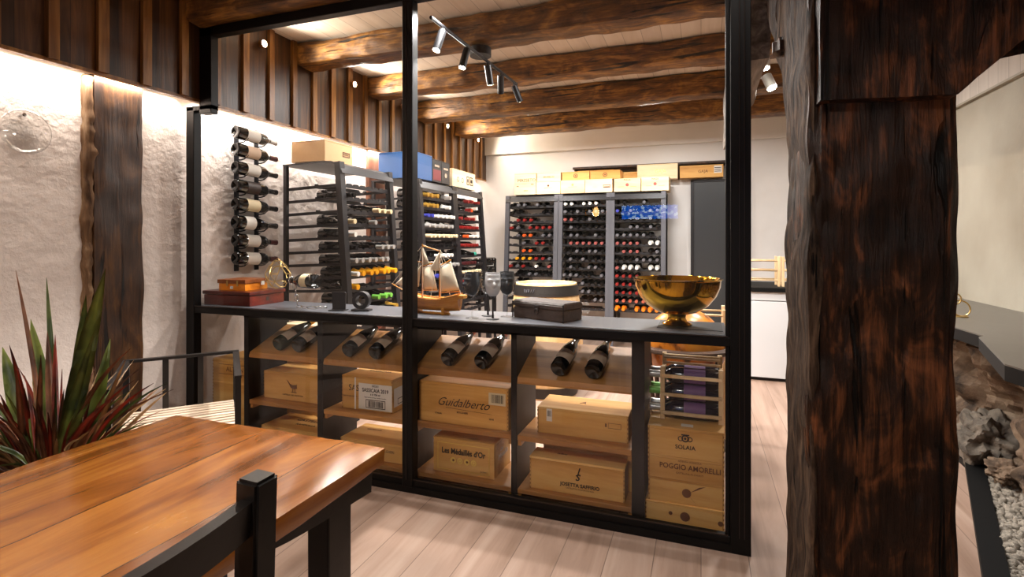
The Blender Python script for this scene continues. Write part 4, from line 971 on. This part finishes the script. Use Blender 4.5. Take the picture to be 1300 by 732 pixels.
fill((back[1][1], BY, 0), 0, BW, ZK, {1: 'ww.www.', 2: 'kkkkkkk', 3: 'ppkkkkk', 4: 'kkkkkkk', 5: 'kkkk.kk', 6: '.pppppp', 7: 'kkkkkkk', 8: 'kkkkkkk', 9: 'kkk.kkk', 10: 'kkkkk.k', 11: '...kkkk', 12: '...kkkk', 13: '...kkkk'}, 'the middle back-wall rack')
fill((back[2][1], BY, 0), 0, BW, ZK, {1: '.k..k..', 2: 'bkkkkkk', 3: 'kkkkkkk', 4: '..kkkkk', 5: 'kkkkkk.', 6: 'pppp.WW', 7: '.ppp.kk', 8: 'kkkkkkk', 9: 'pWWW.WW', 10: 'rrrr...', 11: 'rrrr...', 12: 'rrrrr..', 13: 'CCCCCC.', 14: 'TT.TTTT'}, 'the right back-wall rack')

# low rack in the far left corner, bottles lying base outwards
t = thing('low_bottle_rack', 'low dark rack in the far left corner with bottles lying base outwards', 'bottle rack', (LX, 6.28, 0), R(90))
for sx in (-1, 1):
    for y in (-.02, -.50): obj('upright', bbox(sx*.26-.014, sx*.26+.014, y-.014, y+.014, 0, 1.10), M['rack'], t)
for k in range(5):
    for y in (-.16, -.46): obj('rail', bbox(-.27, .27, y-.010, y+.010, 1.04-k*.115-.02, 1.04-k*.115), M['rack'], t)
for k in range(5):
    for i in range(5):
        if (k, i) in ((1, 3), (2, 0)): continue
        bottle((LX+.53+rnd.uniform(-.01, .01), 6.28-.20+.10*i, 1.04-k*.115+.0435), (-1, 0, 0), 'dark bottle lying base outwards, %s from left in %s row of the low corner rack' % (ORD[i], ORD[k]), 'bordeaux', 'black', None, 'bottles in the low corner rack', None, roll=rnd.uniform(0, 6))

# ------------------------------------------------------------------ boxes on the racks
ZR = RH+.013
def boxtop(x, y, z, w, d, h, label, mat, group, rz=0, name='wine_crate', text=None, tm='ink_brown', ts=.04, extra=None):
    t = crate(x-w/2, w, y-d/2, d, z, h, label, mat, group, rz, True, name)
    if text: L(t, text, ts, 0, h*.5, tm)
    if extra: extra(t)
    return t
GT = 'crates on top of the back-wall racks'
yb = 6.78
bx = [(-2.205, .30, .285, 'crate_pale', 'MASSETO', 'ink', 'tall pale crate with dark lettering, leftmost on the back-wall racks'),
      (-1.885, .325, .17, 'crate_pale', None, None, 'pale crate with small dark seal, second from left in the bottom row on back racks'),
      (-1.56, .315, .17, 'crate_pale', None, None, 'pale crate with faint seal, third from left in the bottom row on back racks'),
      (-1.225, .345, .17, 'crate_pale', None, None, 'pale crate with small brown label patch, fourth in the bottom row on back racks'),
      (-.865, .325, .165, 'crate_pale', 'MAGA', 'ink_brown', 'pale crate with red seal, fifth in the bottom row on back racks'),
      (-.53, .325, .175, 'crate_pale', 'MAGA', 'ink_brown', 'pale crate with red seal at the right end of the back racks')]
for i, (x, w, h, m, tx, tm, lab) in enumerate(bx):
    t = crate(x-w/2, w, yb-.16, .36, ZR, h, lab, m, GT)
    if i == 0: L(t, tx, .06, .02, .19, tm); flat(t, 'band', [rect(-.12, -.09, .11, .12), rect(.08, .12, .13, .14), rect(-.02, .04, .05, .057)], 'ink_brown')
    elif i in (1, 2): flat(t, 'seal', [disc(0, .11, .014)], 'ink_brown' if i == 1 else 'gold_print'); flat(t, 'rule', [rect(-.06, .06, .08, .084)], 'gold_print')
    elif i == 3: flat(t, 'label_patch', frame_lines(.06, .15, .06, .095, .006) + [rect(.07, .14, .066, .074)], 'ink_brown')
    else: L(t, tx, .03, 0, .145, tm); flat(t, 'seal', [disc(0, .085, .02)], 'ink_red'); flat(t, 'rule', [rect(-.11, -.04, .06, .064), rect(.04, .11, .06, .064)], 'gold_print')
for x, w, h, m, z0, lab, tx in ((-1.885, .325, .115, 'crate_pale', .1705, 'flat pale crate with brown lettering stacked second from left on the back racks', 'BRUNELLO'), (-1.525, .36, .11, 'crate_gold', .1705, 'honey coloured crate with round stamp, left one of the upper row', None), (-1.145, .38, .11, 'crate_gold', .1705, 'honey coloured crate with round stamp, right one of the upper row', None)):
    t = crate(x-w/2, w, yb-.14, .30, ZR+z0, h, lab, m, GT)
    if tx: L(t, tx, .03, 0, .055, 'ink_brown')
    else: flat(t, 'stamp', ring(0, .055, .028, .008, 18) + [disc(0, .055, .01)], 'ink_brown')
GN = 'crates in the wall niche'
t = crate(-1.62, .50, 7.16, .28, 2.1405, .175, 'orange brown crate in the left end of the wall niche', 'crate_gold', GN); flat(t, 'printed_mark', [rect(-.06, .08, .10, .106)], 'ink_brown')
t = crate(-1.07, .30, 7.16, .28, 2.1405, .13, 'plain crate in the wall niche behind the large white crate', 'crate', GN)
t = crate(-.785, .505, 6.99, .36, 2.1405, .195, 'large whitish crate with faint lettering, left of the tan one in the niche', 'crate_pale', GN); L(t, 'GAJA', .06, .04, .10, 'gold_print'); 
t = crate(-.255, .515, 6.99, .36, 2.1405, .155, 'tan crate with dark lettering and white label at the right end of the niche', 'crate', GN); L(t, 'GAJA', .05, .02, .075, 'ink_brown'); flat(t, 'white_label', [rect(.15, .24, .05, .14)], 'paper'); fd = t['fd']; t['fd'] = fd-.001; flat(t, 'label_print', [rect(.155, .23, .066+k*.022, .076+k*.022) for k in range(3)], 'ink'); t['fd'] = fd
# left racks (fronts face +X: build facing -Y, turn 90 degrees)
t = crate(-2.86-.17, .34, 3.50-.16, .32, ZR, .165, 'cardboard carton with small brown label on the nearest left rack', 'tan_card', 'boxes on the left racks', R(90), True, 'carton_box')
bpy.data.objects[t.name].location = (-2.86, 3.44, ZR)
t2 = t; flat(t2, 'carton_label', frame_lines(.04, .13, .06, .10, .008), 'ink_brown'); L(t2, 'NARBO', .024, .085, .08, 'ink_brown')
flat(t2, 'carton_label', [rect(-.05, .05, .05, .10)], 'ink_brown', .0004, 'right')
for yy, wd_, mt, lab in ((4.60, .36, 'blue_card', 'blue carton on the middle left rack'), (4.885, .19, 'dark_card', 'black carton with red patch beside the blue carton on the rack'), (5.085, .19, 'dark_card', 'black carton at the far end of the middle left rack')):
    t = crate(-3.0, .36, 4, .40, ZR, .255 if mt == 'blue_card' else .235, lab, mt, 'boxes on the left racks', R(90), True, 'carton_box'); t.location = (-2.80, yy, ZR)
    for c in t.children: c.scale = (wd_/.36, 1, 1)
    if 'red' in lab: flat(t, 'red_patch', [rect(-.085, .085, .02, .13)], 'red_card'); flat(t, 'white_print', [rect(-.05, .05, .16, .18)], 'paper_kraft')
    elif mt == 'dark_card': flat(t, 'white_print', [rect(-.05, .05, .15, .17), disc(0, .09, .025)], 'paper_kraft')
t = crate(-3.0, .62, 5, .38, ZR, .20, 'tan carton with black printed squares on the farthest left rack', 'crate_pale', 'boxes on the left racks', R(90), True, 'carton_box'); t.location = (-2.80, 5.58, ZR)
flat(t, 'printed_squares', ring(-.17, .09, .03, .008, 16) + ring(-.05, .09, .03, .008, 16) + frame_lines(.06, .13, .05, .15, .01) + frame_lines(.15, .24, .05, .15, .012) + [rect(.17, .22, .08, .12), rect(.08, .11, .08, .12)], 'ink')

# ------------------------------------------------------------------ wall rack with eight bottles
wr8 = thing('wall_bottle_rack', 'black vertical wall rack holding eight labelled bottles', 'bottle rack', (XL, 2.95, 1.10))
for y in (2.865-2.95, 3.045-2.95): obj('upright_bar', bbox(.004, .016, y-.018, y+.018, .03, 1.08, .002, 1), M['black_iron'], wr8)
zs = [2.108, 1.986, 1.859, 1.732, 1.604, 1.475, 1.350, 1.223]
for z in zs:
    for y in (-.085, .095):
        bm = tube(B(), [(.016, y, z-1.10-.058), (.05, y, z-1.10-.06), (.085, y, z-1.10-.054), (.118, y, z-1.10-.032), (.128, y, z-1.10-.010)], .005, 6); obj('arm', bm, M['black_iron'], wr8)
        bm = tube(B(), [(.016, y, z-1.10+.050), (.045, y, z-1.10+.049)], .004, 6); obj('arm', bm, M['black_iron'], wr8)
wl = [('silver', 'paper', 'bordeaux', 'top bottle of the wall rack, with grey label and small blue seal'), ('burgundy', 'paper_kraft', 'bordeaux', 'wall rack bottle with tan label, second from top'), ('black', 'paper', 'bordeaux', 'wall rack bottle with white label and dark figure, third from top'), ('black', 'chest', 'bordeaux', 'wall rack bottle with dark brown label, fourth from top'),
      ('black', 'paper_cream', 'bordeaux', 'wall rack bottle with cream label, fifth from top'), ('black', 'paper', 'burgundy', 'wall rack bottle with sloping shoulders and white label, sixth from top'), ('burgundy', 'paper', 'bordeaux', 'wall rack bottle with white label and red print, second from bottom'), ('burgundy', 'paper', 'bordeaux', 'bottom bottle of the wall rack, white label above the cedar box')]
for z, (cp, pa, kd, lab) in zip(zs, wl):
    dr = Vector((.015, 1, -.055)).normalized()
    b = bottle(Vector((XL+.086, 2.785, z+.004)), dr, lab, kd, cp, pa, 'bottles on the wall rack', None, roll=0, scale=1.12)
    # roll so that the label looks into the room
    q = dr.to_track_quat('Z', 'Y').to_matrix(); want = Vector((1, -.25, .1)); best = min(range(24), key=lambda k: -((q @ Matrix.Rotation(k*math.pi/12, 3, 'Z')) @ Vector((1, 0, 0))).dot(want))
    b.rotation_euler = (q @ Matrix.Rotation(best*math.pi/12, 3, 'Z')).to_euler()
# round glass dish on the wall
t = thing('glass_wall_dish', 'round clear glass dish hung on the white wall at far left', 'wall dish', (XL, 1.60, 1.88))
obj('dish', lathe(B(), [(0, .006), (.07, .008), (.092, .022), (.104, .040), (.108, .040), (.097, .018), (.072, .002), (0, 0)], 40, Matrix.Translation((.006, 0, 0)) @ Matrix.Rotation(R(90), 4, 'Y')), M['clear'], t, smooth=True)
obj('hanger', lathe(B(), [(0, .0), (.006, .0), (.006, .03), (.009, .034), (0, .036)], 10, Matrix.Translation((.0, 0, .085)) @ Matrix.Rotation(R(90), 4, 'Y')), M['chrome'], t)

# ------------------------------------------------------------------ dining table, chair, armchair, plant
TX0, TX1, TY0, TY1, TZ = -1.712, -.861, -.75, 1.312, .75
t = thing('dining_table', 'long dining table with glossy orange oak top and black legs, lower left', 'table', ((TX0+TX1)/2, (TY0+TY1)/2, 0))
tc = Vector(((TX0+TX1)/2, (TY0+TY1)/2, 0))
def T(bm): bmesh.ops.translate(bm, verts=bm.verts, vec=-tc); return bm
bm = hewn(B(), TX0, TX1, TY0, TY1, TZ-.055, TZ, seg=.05, amp=.0035, seed=8, freq=5, rnd_e=.006)
for v in bm.verts:
    if v.co.z > TZ-.01: v.co.z = max(v.co.z, TZ-.004)
bm2 = T(bm); obj('tabletop', bm2, M['table'], t, auto=50)
def apron(x0, x1):
    pr_ = [(TY1-.03, .692), (TY1-.035, .628)]
    for k in range(1, 9): s = k/8; pr_.append((TY1-.035-.43*s, .628 + .012*math.sin(s*3.0) + .05*s**3))
    pr_ += [(TY1-.50, .692)]
    return prism(B(), pr_, x0, x1, 0)
obj('bracket', T(apron(TX1-.10, TX1-.03)), M['black_wood'], t, auto=40); obj('bracket', T(apron(TX0+.03, TX0+.10)), M['black_wood'], t, auto=40)
obj('apron', T(bbox(TX0+.06, TX1-.06, TY1-.16, TY1-.10, .60, .694, .004)), M['black_wood'], t)
for x in (TX0+.04, TX1-.107):
    for y in (TY0+.15, TY1-.207): obj('leg', T(bbox(x, x+.068, y, y+.093, 0, .692, .005)), M['black_wood'], t)
    obj('apron', T(bbox(x+.02, x+.055, TY0+.2, TY1-.5, .61, .692, .003)), M['black_wood'], t)
# chair
c = thing('dining_chair', 'black wooden ladder chair pushed against the right side of the table', 'chair', (-.88, .425, 0))
W2 = .205
for s in (-1, 1):
    bm = bar(B(), (.215, s*W2, .45), (.232, s*W2, .985), .045, .045, (1, 0, 0)); bmesh.ops.bevel(bm, geom=bm.edges[:], offset=.005, segments=2, affect='EDGES'); obj('back_post', bm, M['black_wood'], c)
    obj('leg', bar(B(), (.215, s*W2, .46), (.235, s*W2, 0), .042, .042, (1, 0, 0)), M['black_wood'], c); obj('leg', bar(B(), (-.19, s*W2, .44), (-.19, s*W2, 0), .042, .042, (1, 0, 0)), M['black_wood'], c)
    obj('stretcher', bar(B(), (.21, s*W2, .2), (-.19, s*W2, .2), .02, .03), M['black_wood'], c)
def curved_rail(z0, z1, bow=.035):
    bm = B(); n = 12; g = []
    for i in range(n+1):
        s = -1+2*i/n; x = .224 + .012*(z0-.7)/.3 + bow*(1-s*s)*.55 - .004; y = s*(W2-.022)
        g.append([bm.verts.new(p) for p in ((x-.011, y, z0), (x+.011, y, z0), (x+.011+.006, y, z1 - .02*s*s*0), (x-.011+.006, y, z1))])
    for A, C in zip(g, g[1:]):
        for k in range(4): bm.faces.new((A[k], A[(k+1) % 4], C[(k+1) % 4], C[k]))
    bm.faces.new(g[0]); bm.faces.new(g[-1][::-1]); return bm
obj('top_rail', curved_rail(.902, .957), M['black_wood'], c, auto=40); obj('lower_rail', curved_rail(.56, .60), M['black_wood'], c, auto=40)
for y in (-.07, .0, .07): obj('back_slat', bar(B(), (.238, y, .59), (.245, y, .915), .035, .012, (1, 0, 0)), M['black_wood'], c)
obj('seat', bbox(-.215, .21, -.215, .215, .435, .465, .008), M['black_wood'], c)
# slatted armchair by the wall
ang = math.atan2(.352, .309); a = thing('slatted_armchair', 'dark metal armchair with pale wooden slat seat beside the plant', 'armchair', (-2.392, 1.853, 0), ang-R(0))
# local x along the back, -y towards the table corner
HW, HD = .245, .24
def post_(x, y, z0, z1, nm): obj(nm, bar(B(), (x, y, z0), (x, y, z1), .026, .026, (0, 1, 0)), M['chair_metal'], a)
for s in (-1, 1):
    post_(s*HW, -HD, 0, .705, 'leg'); post_(s*HW, HD, 0, .735, 'leg')
    obj('arm', bar(B(), (s*HW, -HD-.012, .71), (s*HW, HD+.012, .738), .03, .014), M['chair_metal'], a)
    obj('seat_rail', bar(B(), (s*HW, -HD, .45), (s*HW, HD, .45), .022, .03), M['chair_metal'], a)
obj('back_rail', bar(B(), (-HW-.012, HD, .738), (HW+.012, HD, .738), .03, .014), M['chair_metal'], a)
for s in (-.32, .32): post_(s*HW, HD, .45, .735, 'back_post')
for s in (-1, 1): obj('seat_rail', bar(B(), (-HW, s*HD, .45), (HW, s*HD, .45), .022, .03), M['chair_metal'], a)
for i in range(11):
    y = -HD+.02 + (2*HD-.04)*i/10; obj('seat_slat', bbox(-HW+.01, HW-.01, y-.0125, y+.0125, .466, .478, .002, 1), M['slat'], a)
# plant
pb = Vector((-2.16, 1.20, 0)); pt = thing('potted_flax', 'bronze and dark red strap-leaved potted plant left of the table', 'potted plant', pb)
obj('pot', lathe(B(), [(0, 0), (.14, 0), (.19, .40), (.205, .40), (.205, .43), (.18, .43), (.175, .39), (0, .39)], 32), M['pot'], pt, auto=40)
obj('soil', lathe(B(), [(0, .405), (.176, .400), (.176, .392), (0, .391)], 24), M['soil'], pt)
def leaf(tip, w, mat, bend=.15, base=None, start=.40, fold=.25, n=12, twist=0):
    base = Vector(base or (rnd.uniform(-.08, .08), rnd.uniform(-.08, .08), start)); tip = Vector(tip); mid = (base+tip)/2
    mid += Vector(((base.x-tip.x)*bend*2, (base.y-tip.y)*bend*2, abs(bend)*1.2*(tip-base).length*.5))
    view = Vector((0, 0, 1.35)) - (pb+mid); bm = B(); g = []
    for i in range(n+1):
        s = i/n; p = base*(1-s)**2 + mid*2*s*(1-s) + tip*s*s; d = ((mid-base)*(1-s) + (tip-mid)*s).normalized()
        side = d.cross(view); side = side.normalized() if side.length > 1e-4 else d.orthogonal()
        side = Matrix.Rotation(twist, 3, d) @ side; nrm = side.cross(d)
        ww = w*(.55+.75*s if s < .5 else (.925*(1-((s-.5)/.5)**2.2)))*.5 + .0006
        g.append([bm.verts.new(p - side*ww + nrm*ww*fold), bm.verts.new(p), bm.verts.new(p + side*ww + nrm*ww*fold)])
    for A, C in zip(g, g[1:]):
        bm.faces.new((A[0], A[1], C[1], C[0])); bm.faces.new((A[1], A[2], C[2], C[1]))
    bmesh.ops.solidify(bm, geom=bm.faces[:], thickness=.0012)
    return obj('leaf', bm, M[mat], pt, smooth=True)
def at_px(px, py, Y):
    f = 664.5; S_, C_ = math.sin(R(19.86)), math.cos(R(19.86)); u, v = (px-650)/f, (305-py)/f
    x, y, z = -S_+u*C_, C_+u*S_, v; k = Y/y; return Vector((x*k, Y, 1.35+z*k)) - pb
# prominent leaves, each where it stands around the crown (distance chosen per leaf)
for px, py, Y, w, m, bend, bx_ in ((20, 343, 1.22, .015, 'leaf_brown', .06, (-.02, 0, .42)), (59, 352, 1.26, .020, 'leaf_green', -.04, (.0, .02, .42)), (134, 341, 1.16, .062, 'leaf_green', .02, (.02, -.02, .42)), (109, 374, 1.24, .05, 'leaf_green', .0, (.03, .02, .42)), (39, 405, 1.28, .055, 'leaf_green', .02, (-.03, .03, .42)), (3, 440, 1.20, .06, 'leaf_green', .03, (-.1, 0, .42)),
                           (60, 420, 1.22, .03, 'leaf_brown', .02, (0, 0, .42)), (140, 430, 1.30, .045, 'leaf_green', .04, (.07, .04, .42)), (166, 442, 1.12, .016, 'leaf_brown', .18, (.06, -.03, .42)), (160, 455, 1.24, .018, 'leaf_tan', .05, (.1, 0, .42)), (195, 486, 1.18, .014, 'leaf_red', .16, (.08, 0, .42)), (171, 482, 1.22, .012, 'leaf_red', .2, (.05, 0, .42)), (120, 420, 1.1, .03, 'leaf_green', .02, (.03, -.05, .42)),
                           (113, 512, 1.10, .032, 'leaf_green', .15, (.03, -.02, .42)), (143, 505, 1.10, .020, 'leaf_red', .15, (.05, -.05, .42)), (70, 425, 1.2, .02, 'leaf_red', .03, (0, 0, .42)), (12, 438, 1.1, .02, 'leaf_red', .1, (-.1, 0, .42)), (0, 500, 1.05, .018, 'leaf_red', .12, (-.08, -.04, .42)), (20, 470, 1.0, .02, 'leaf_brown', .1, (-.05, -.06, .42)), (52, 450, 1.05, .018, 'leaf_brown', .05, (-.01, -.05, .42))):
    leaf(at_px(px, py, Y), w, m, bend, bx_)
for k in range(260):
    a_ = rnd.uniform(0, 2*math.pi); ln = rnd.uniform(.12, .47); h = rnd.uniform(.08, .46)
    tp = Vector((ln*math.cos(a_)*.85, ln*math.sin(a_)*.8, .42+h))
    if (tp+pb).x > -1.74 and tp.z < .80: tp.z = .82
    if (tp+pb).x < XL+.06: tp.x = XL+.06-pb.x
    leaf(tp, rnd.uniform(.007, .016), rnd.choice(('leaf_brown', 'leaf_brown', 'leaf_brown', 'leaf_tan', 'leaf_red', 'leaf_green')), rnd.uniform(.08, .32), (math.cos(a_)*.06, math.sin(a_)*.06, .41), n=9, twist=rnd.uniform(-.5, .5))

# ------------------------------------------------------------------ lamps
def at(px, py, Y):
    return at_px(px, py, Y) + pb
tr = thing('spotlight_bar', 'black ceiling bar with five small spotlights', 'ceiling spotlight', (0, 0, 0))
p0, p1 = at(547, 22, 3.30), at(656, 107, 4.55)
zt_ = 2.60; p0.z = zt_; p1.z = zt_
# solve the bar's height plane: ends at z = 2.60
def at_z(px, py, z):
    f = 664.5; S_, C_ = math.sin(R(19.86)), math.cos(R(19.86)); u, v = (px-650)/f, (305-py)/f
    k = (z-1.35)/v; return Vector(((-S_+u*C_)*k, (C_+u*S_)*k, z))
p0, p1 = at_z(547, 22, 2.60), at_z(656, 107, 2.60)
cen = (p0+p1)/2; tr.location = cen
obj('bar', tube(B(), [p0-cen, p1-cen], .011, 8), M['black_iron'], tr)
cp_ = at_z(610, 66, 2.66); obj('canopy', lathe(B(), [(0, 0), (.075, 0), (.075, .055), (0, .055)], 28, Matrix.Translation(cp_ - cen + Vector((0, 0, -.03)))), M['black_iron'], tr, auto=40)
obj('canopy_stem', tube(B(), [cp_-cen, Vector((cp_.x, cp_.y, 2.72))-cen], .02, 10), M['black_iron'], tr)
heads = [(.10, (-.15, -.35, -1), True), (.335, (-.12, -.3, -1), True), (.575, (.0, .45, -1), False), (.755, (-.25, .6, -1), False), (.955, (.25, .6, -1), False)]
spots = []
for s, d, on in heads:
    q = p0.lerp(p1, s); d = Vector(d).normalized(); top = q + Vector((0, 0, -.025)); e = top + d*.15
    h = obj('spot_head', tube(B(), [top-cen, top+d*.135-cen], .024, 14), M['black_iron'], tr)
    obj('spot_stem', tube(B(), [q-cen, top-cen], .006, 6), M['black_iron'], tr)
    obj('bulb', tube(B(), [top+d*.1352-cen, top+d*.1356-cen], .021, 14), M['lamp_on'], h); spots.append((e, d))
# small wall spotlights on the boarding
wsp = [(2.92, 'nearest'), (3.96, 'second'), (4.80, 'third'), (5.80, 'fourth'), (6.74, 'farthest')]
for y, nm in wsp:
    t = thing('wall_spotlight', '%s small round lit spotlight on the dark boarding above the left racks' % nm, 'wall spotlight', (-2.966, y, 2.757), 0, 'small spotlights on the boarding')
    obj('housing', lathe(B(), [(0, 0), (.030, 0), (.030, .028), (.024, .030), (.024, .02), (0, .02)], 18, Matrix.Rotation(R(90), 4, 'Y')), M['batten'], t)
    obj('lens', lathe(B(), [(0, .0205), (.0235, .0205), (.020, .031), (0, .035)], 18, Matrix.Rotation(R(90), 4, 'Y')), M['lamp_on'], t)
# two white spots on the grey timber
for (px, py, Y, d, lab) in ((970, 76, 3.42, (.05, -.1, -1), 'upper white cylinder spotlight on the grey beam right of the glass'), (976, 103, 3.60, (.35, -.3, -1), 'lower lit white cylinder spotlight on the grey beam right of the glass')):
    q = at(px, py, Y); t = thing('cylinder_spotlight', lab, 'spotlight', q, 0, 'white cylinder spotlights'); d = Vector(d).normalized()
    h = obj('spot_head', tube(B(), [-d*.04, d*.05], .030, 18), M['white_metal'], t, auto=40); obj('arm', tube(B(), [(0, 0, .02), (.309-q.x, 0, .03)], .007, 8), M['white_metal'], t)
    obj('bulb', tube(B(), [d*.0505, d*.056], .026, 16), M['lamp_on'], t)
# led strip hidden behind the lower edge of the boarding
t = thing('led_strip', 'bright LED strip behind the lower edge of the wall boarding', 'light strip', (-3.06, 2.3, 2.262))
obj('strip', box(B(), -.008, .008, YF+.1-2.3, YB-.05-2.3, 0, .006), M['led'], t)
obj('profile', box(B(), -.03, .03, YF+.1-2.3, YB-.05-2.3, .006, .012), M['white_metal'], t)
# pendant over the table (seen mirrored in the glass)
t = thing('pendant_lantern', 'glowing caged pendant lantern hanging over the dining table, mirrored in the glass', 'pendant lamp', (-1.13, -1.0, 1.68))
obj('bulb', lathe(B(), [(0, -.06), (.025, -.05), (.035, -.02), (.03, .02), (.015, .05), (0, .055)], 16), M['bulb'], t, smooth=True)
for k in range(6): a_ = k*math.pi/3; obj('cage_bar', tube(B(), [(.02*math.cos(a_), .02*math.sin(a_), .12), (.12*math.cos(a_), .12*math.sin(a_), .06), (.12*math.cos(a_), .12*math.sin(a_), -.11)], .004, 6), M['brass'], t)
for z in (.06, -.11): obj('cage_ring', tube(B(), [(.12*math.cos(q*.2618), .12*math.sin(q*.2618), z) for q in range(24)], .004, 6, closed=True), M['brass'], t)
obj('cap', lathe(B(), [(.028, .05), (.03, .13), (0, .14)], 14), M['brass'], t); obj('cord', tube(B(), [(0, 0, .13), (0, 0, 1.215)], .004, 6), M['black_iron'], t)
# glowing panel added on the rear wall for the blue reflection in the glass
def blue_panel():
    m, nt, b = new_mat('blue lit panel'); Lk = nt.links.new
    tcn = N(nt, 'ShaderNodeTexCoord'); vo = N(nt, 'ShaderNodeTexNoise'); vo.inputs['Scale'].default_value = 22; vo.inputs['Detail'].default_value = 1; Lk(tcn.outputs['Object'], vo.inputs['Vector'])
    cr = N(nt, 'ShaderNodeValToRGB'); e = cr.color_ramp.elements; e[0].position = .54; e[0].color = rgb('#0e62d8'); e[1].position = .58; e[1].color = rgb('#b8d4ff'); Lk(vo.outputs['Fac'], cr.inputs[0])
    Lk(cr.outputs[0], b.inputs['Emission Color']); b.inputs['Emission Strength'].default_value = 12; b.inputs['Base Color'].default_value = (0, 0, 0, 1); return m
t = thing('blue_lit_panel', 'blue glowing panel on the wall behind the camera, mirrored in the glass', 'screen', (-.68, YF+.002, 1.745))
obj('casing', bbox(-.40, .40, 0, .03, -.11, .11), M['black_iron'], t); obj('lit_face', bbox(-.38, .38, .0301, .034, -.095, .095), blue_panel(), t)

# ------------------------------------------------------------------ light
W_ = bpy.data.worlds.new('dim room ambience'); scene.world = W_; W_.use_nodes = True; W_.node_tree.nodes['Background'].inputs[0].default_value = (1, .9, .8, 1); W_.node_tree.nodes['Background'].inputs[1].default_value = .05
WARM, NEUT = (1, .86, .70), (1, .95, .89)
# the strip's light, front room and wine room
WHITE = (1, .965, .93)
for nm, yc, ln, pw in (('led_front', -.05, 4.9, 40), ('led_wine', 4.8, 4.55, 74)):
    lamp(nm, 'AREA', (-3.10, yc, 2.25), pw, (1, .94, .87) if yc < 0 else WHITE, (0, R(32), 0), shape='RECTANGLE', size=.03, size_y=ln, spread=R(110))
for (e, d), pw in zip(spots, (150, 150, 165, 165, 165)):
    l = lamp('bar_spot', 'SPOT', e, pw, WHITE, spot_size=R(85), spot_blend=.6, shadow_soft_size=.03); l.rotation_euler = d.to_track_quat('-Z', 'Y').to_euler()
for y, nm in wsp:
    l = lamp('wall_spot', 'SPOT', (-2.92, y, 2.757), 48, WARM, spot_size=R(165), spot_blend=.8, shadow_soft_size=.03); l.rotation_euler = Vector((1, 0, -.3)).to_track_quat('-Z', 'Y').to_euler()
l = lamp('cylinder_spot', 'SPOT', at(976, 103, 3.60)+Vector((.02, 0, -.07)), 60, WHITE, spot_size=R(110), spot_blend=.6, shadow_soft_size=.03); l.rotation_euler = Vector((.2, .35, -1)).to_track_quat('-Z', 'Y').to_euler()
# unseen fill lights added between the joists of the wine room
for x, y in ((-1.9, 5.72), (-.5, 5.72), (-2.0, 3.85), (-.6, 3.85), (.7, 4.75)):
    lamp('joist_fill', 'AREA', (x, y, 2.70), 36, WHITE, shape='RECTANGLE', size=.3, size_y=.2)
for x in (-1.35, -.65):            # small downlights on the back of the first beam, over the worktop
    l = lamp('worktop_spot', 'SPOT', (x, 2.70, 2.66), 60, WHITE, spot_size=R(130), spot_blend=.5, shadow_soft_size=.02); l.rotation_euler = Vector((.05, -.15, -1)).to_track_quat('-Z', 'Y').to_euler()
# front room
lamp('pendant_light', 'POINT', (-1.13, -1.0, 1.66), 18, WARM, shadow_soft_size=.04)
lamp('front_fill', 'AREA', (-.5, -.62, 2.86), 48, NEUT, shape='RECTANGLE', size=.14, size_y=.14)  # unseen fill light added near the ceiling to brighten the front room
lamp('beam_light', 'AREA', (-.35, 2.305, 2.76), 7, NEUT, (0, 0, 0), shape='RECTANGLE', size=1.3, size_y=.02, spread=R(100))
lamp('right_fill', 'AREA', (1.35, 3.2, 2.86), 4, WARM, shape='RECTANGLE', size=.2, size_y=.4)  # weak unseen fill light added above the stone corner

vs_ = scene.view_settings; vs_.view_transform = 'Standard'; vs_.look = 'None'; vs_.gamma = 1; vs_.use_curve_mapping = False; vs_.exposure = .2
scene.cycles.max_bounces = 8; scene.cycles.transparent_max_bounces = 12; scene.cycles.caustics_reflective = False; scene.cycles.caustics_refractive = False; scene.cycles.sample_clamp_indirect = 4; scene.cycles.use_denoising = True
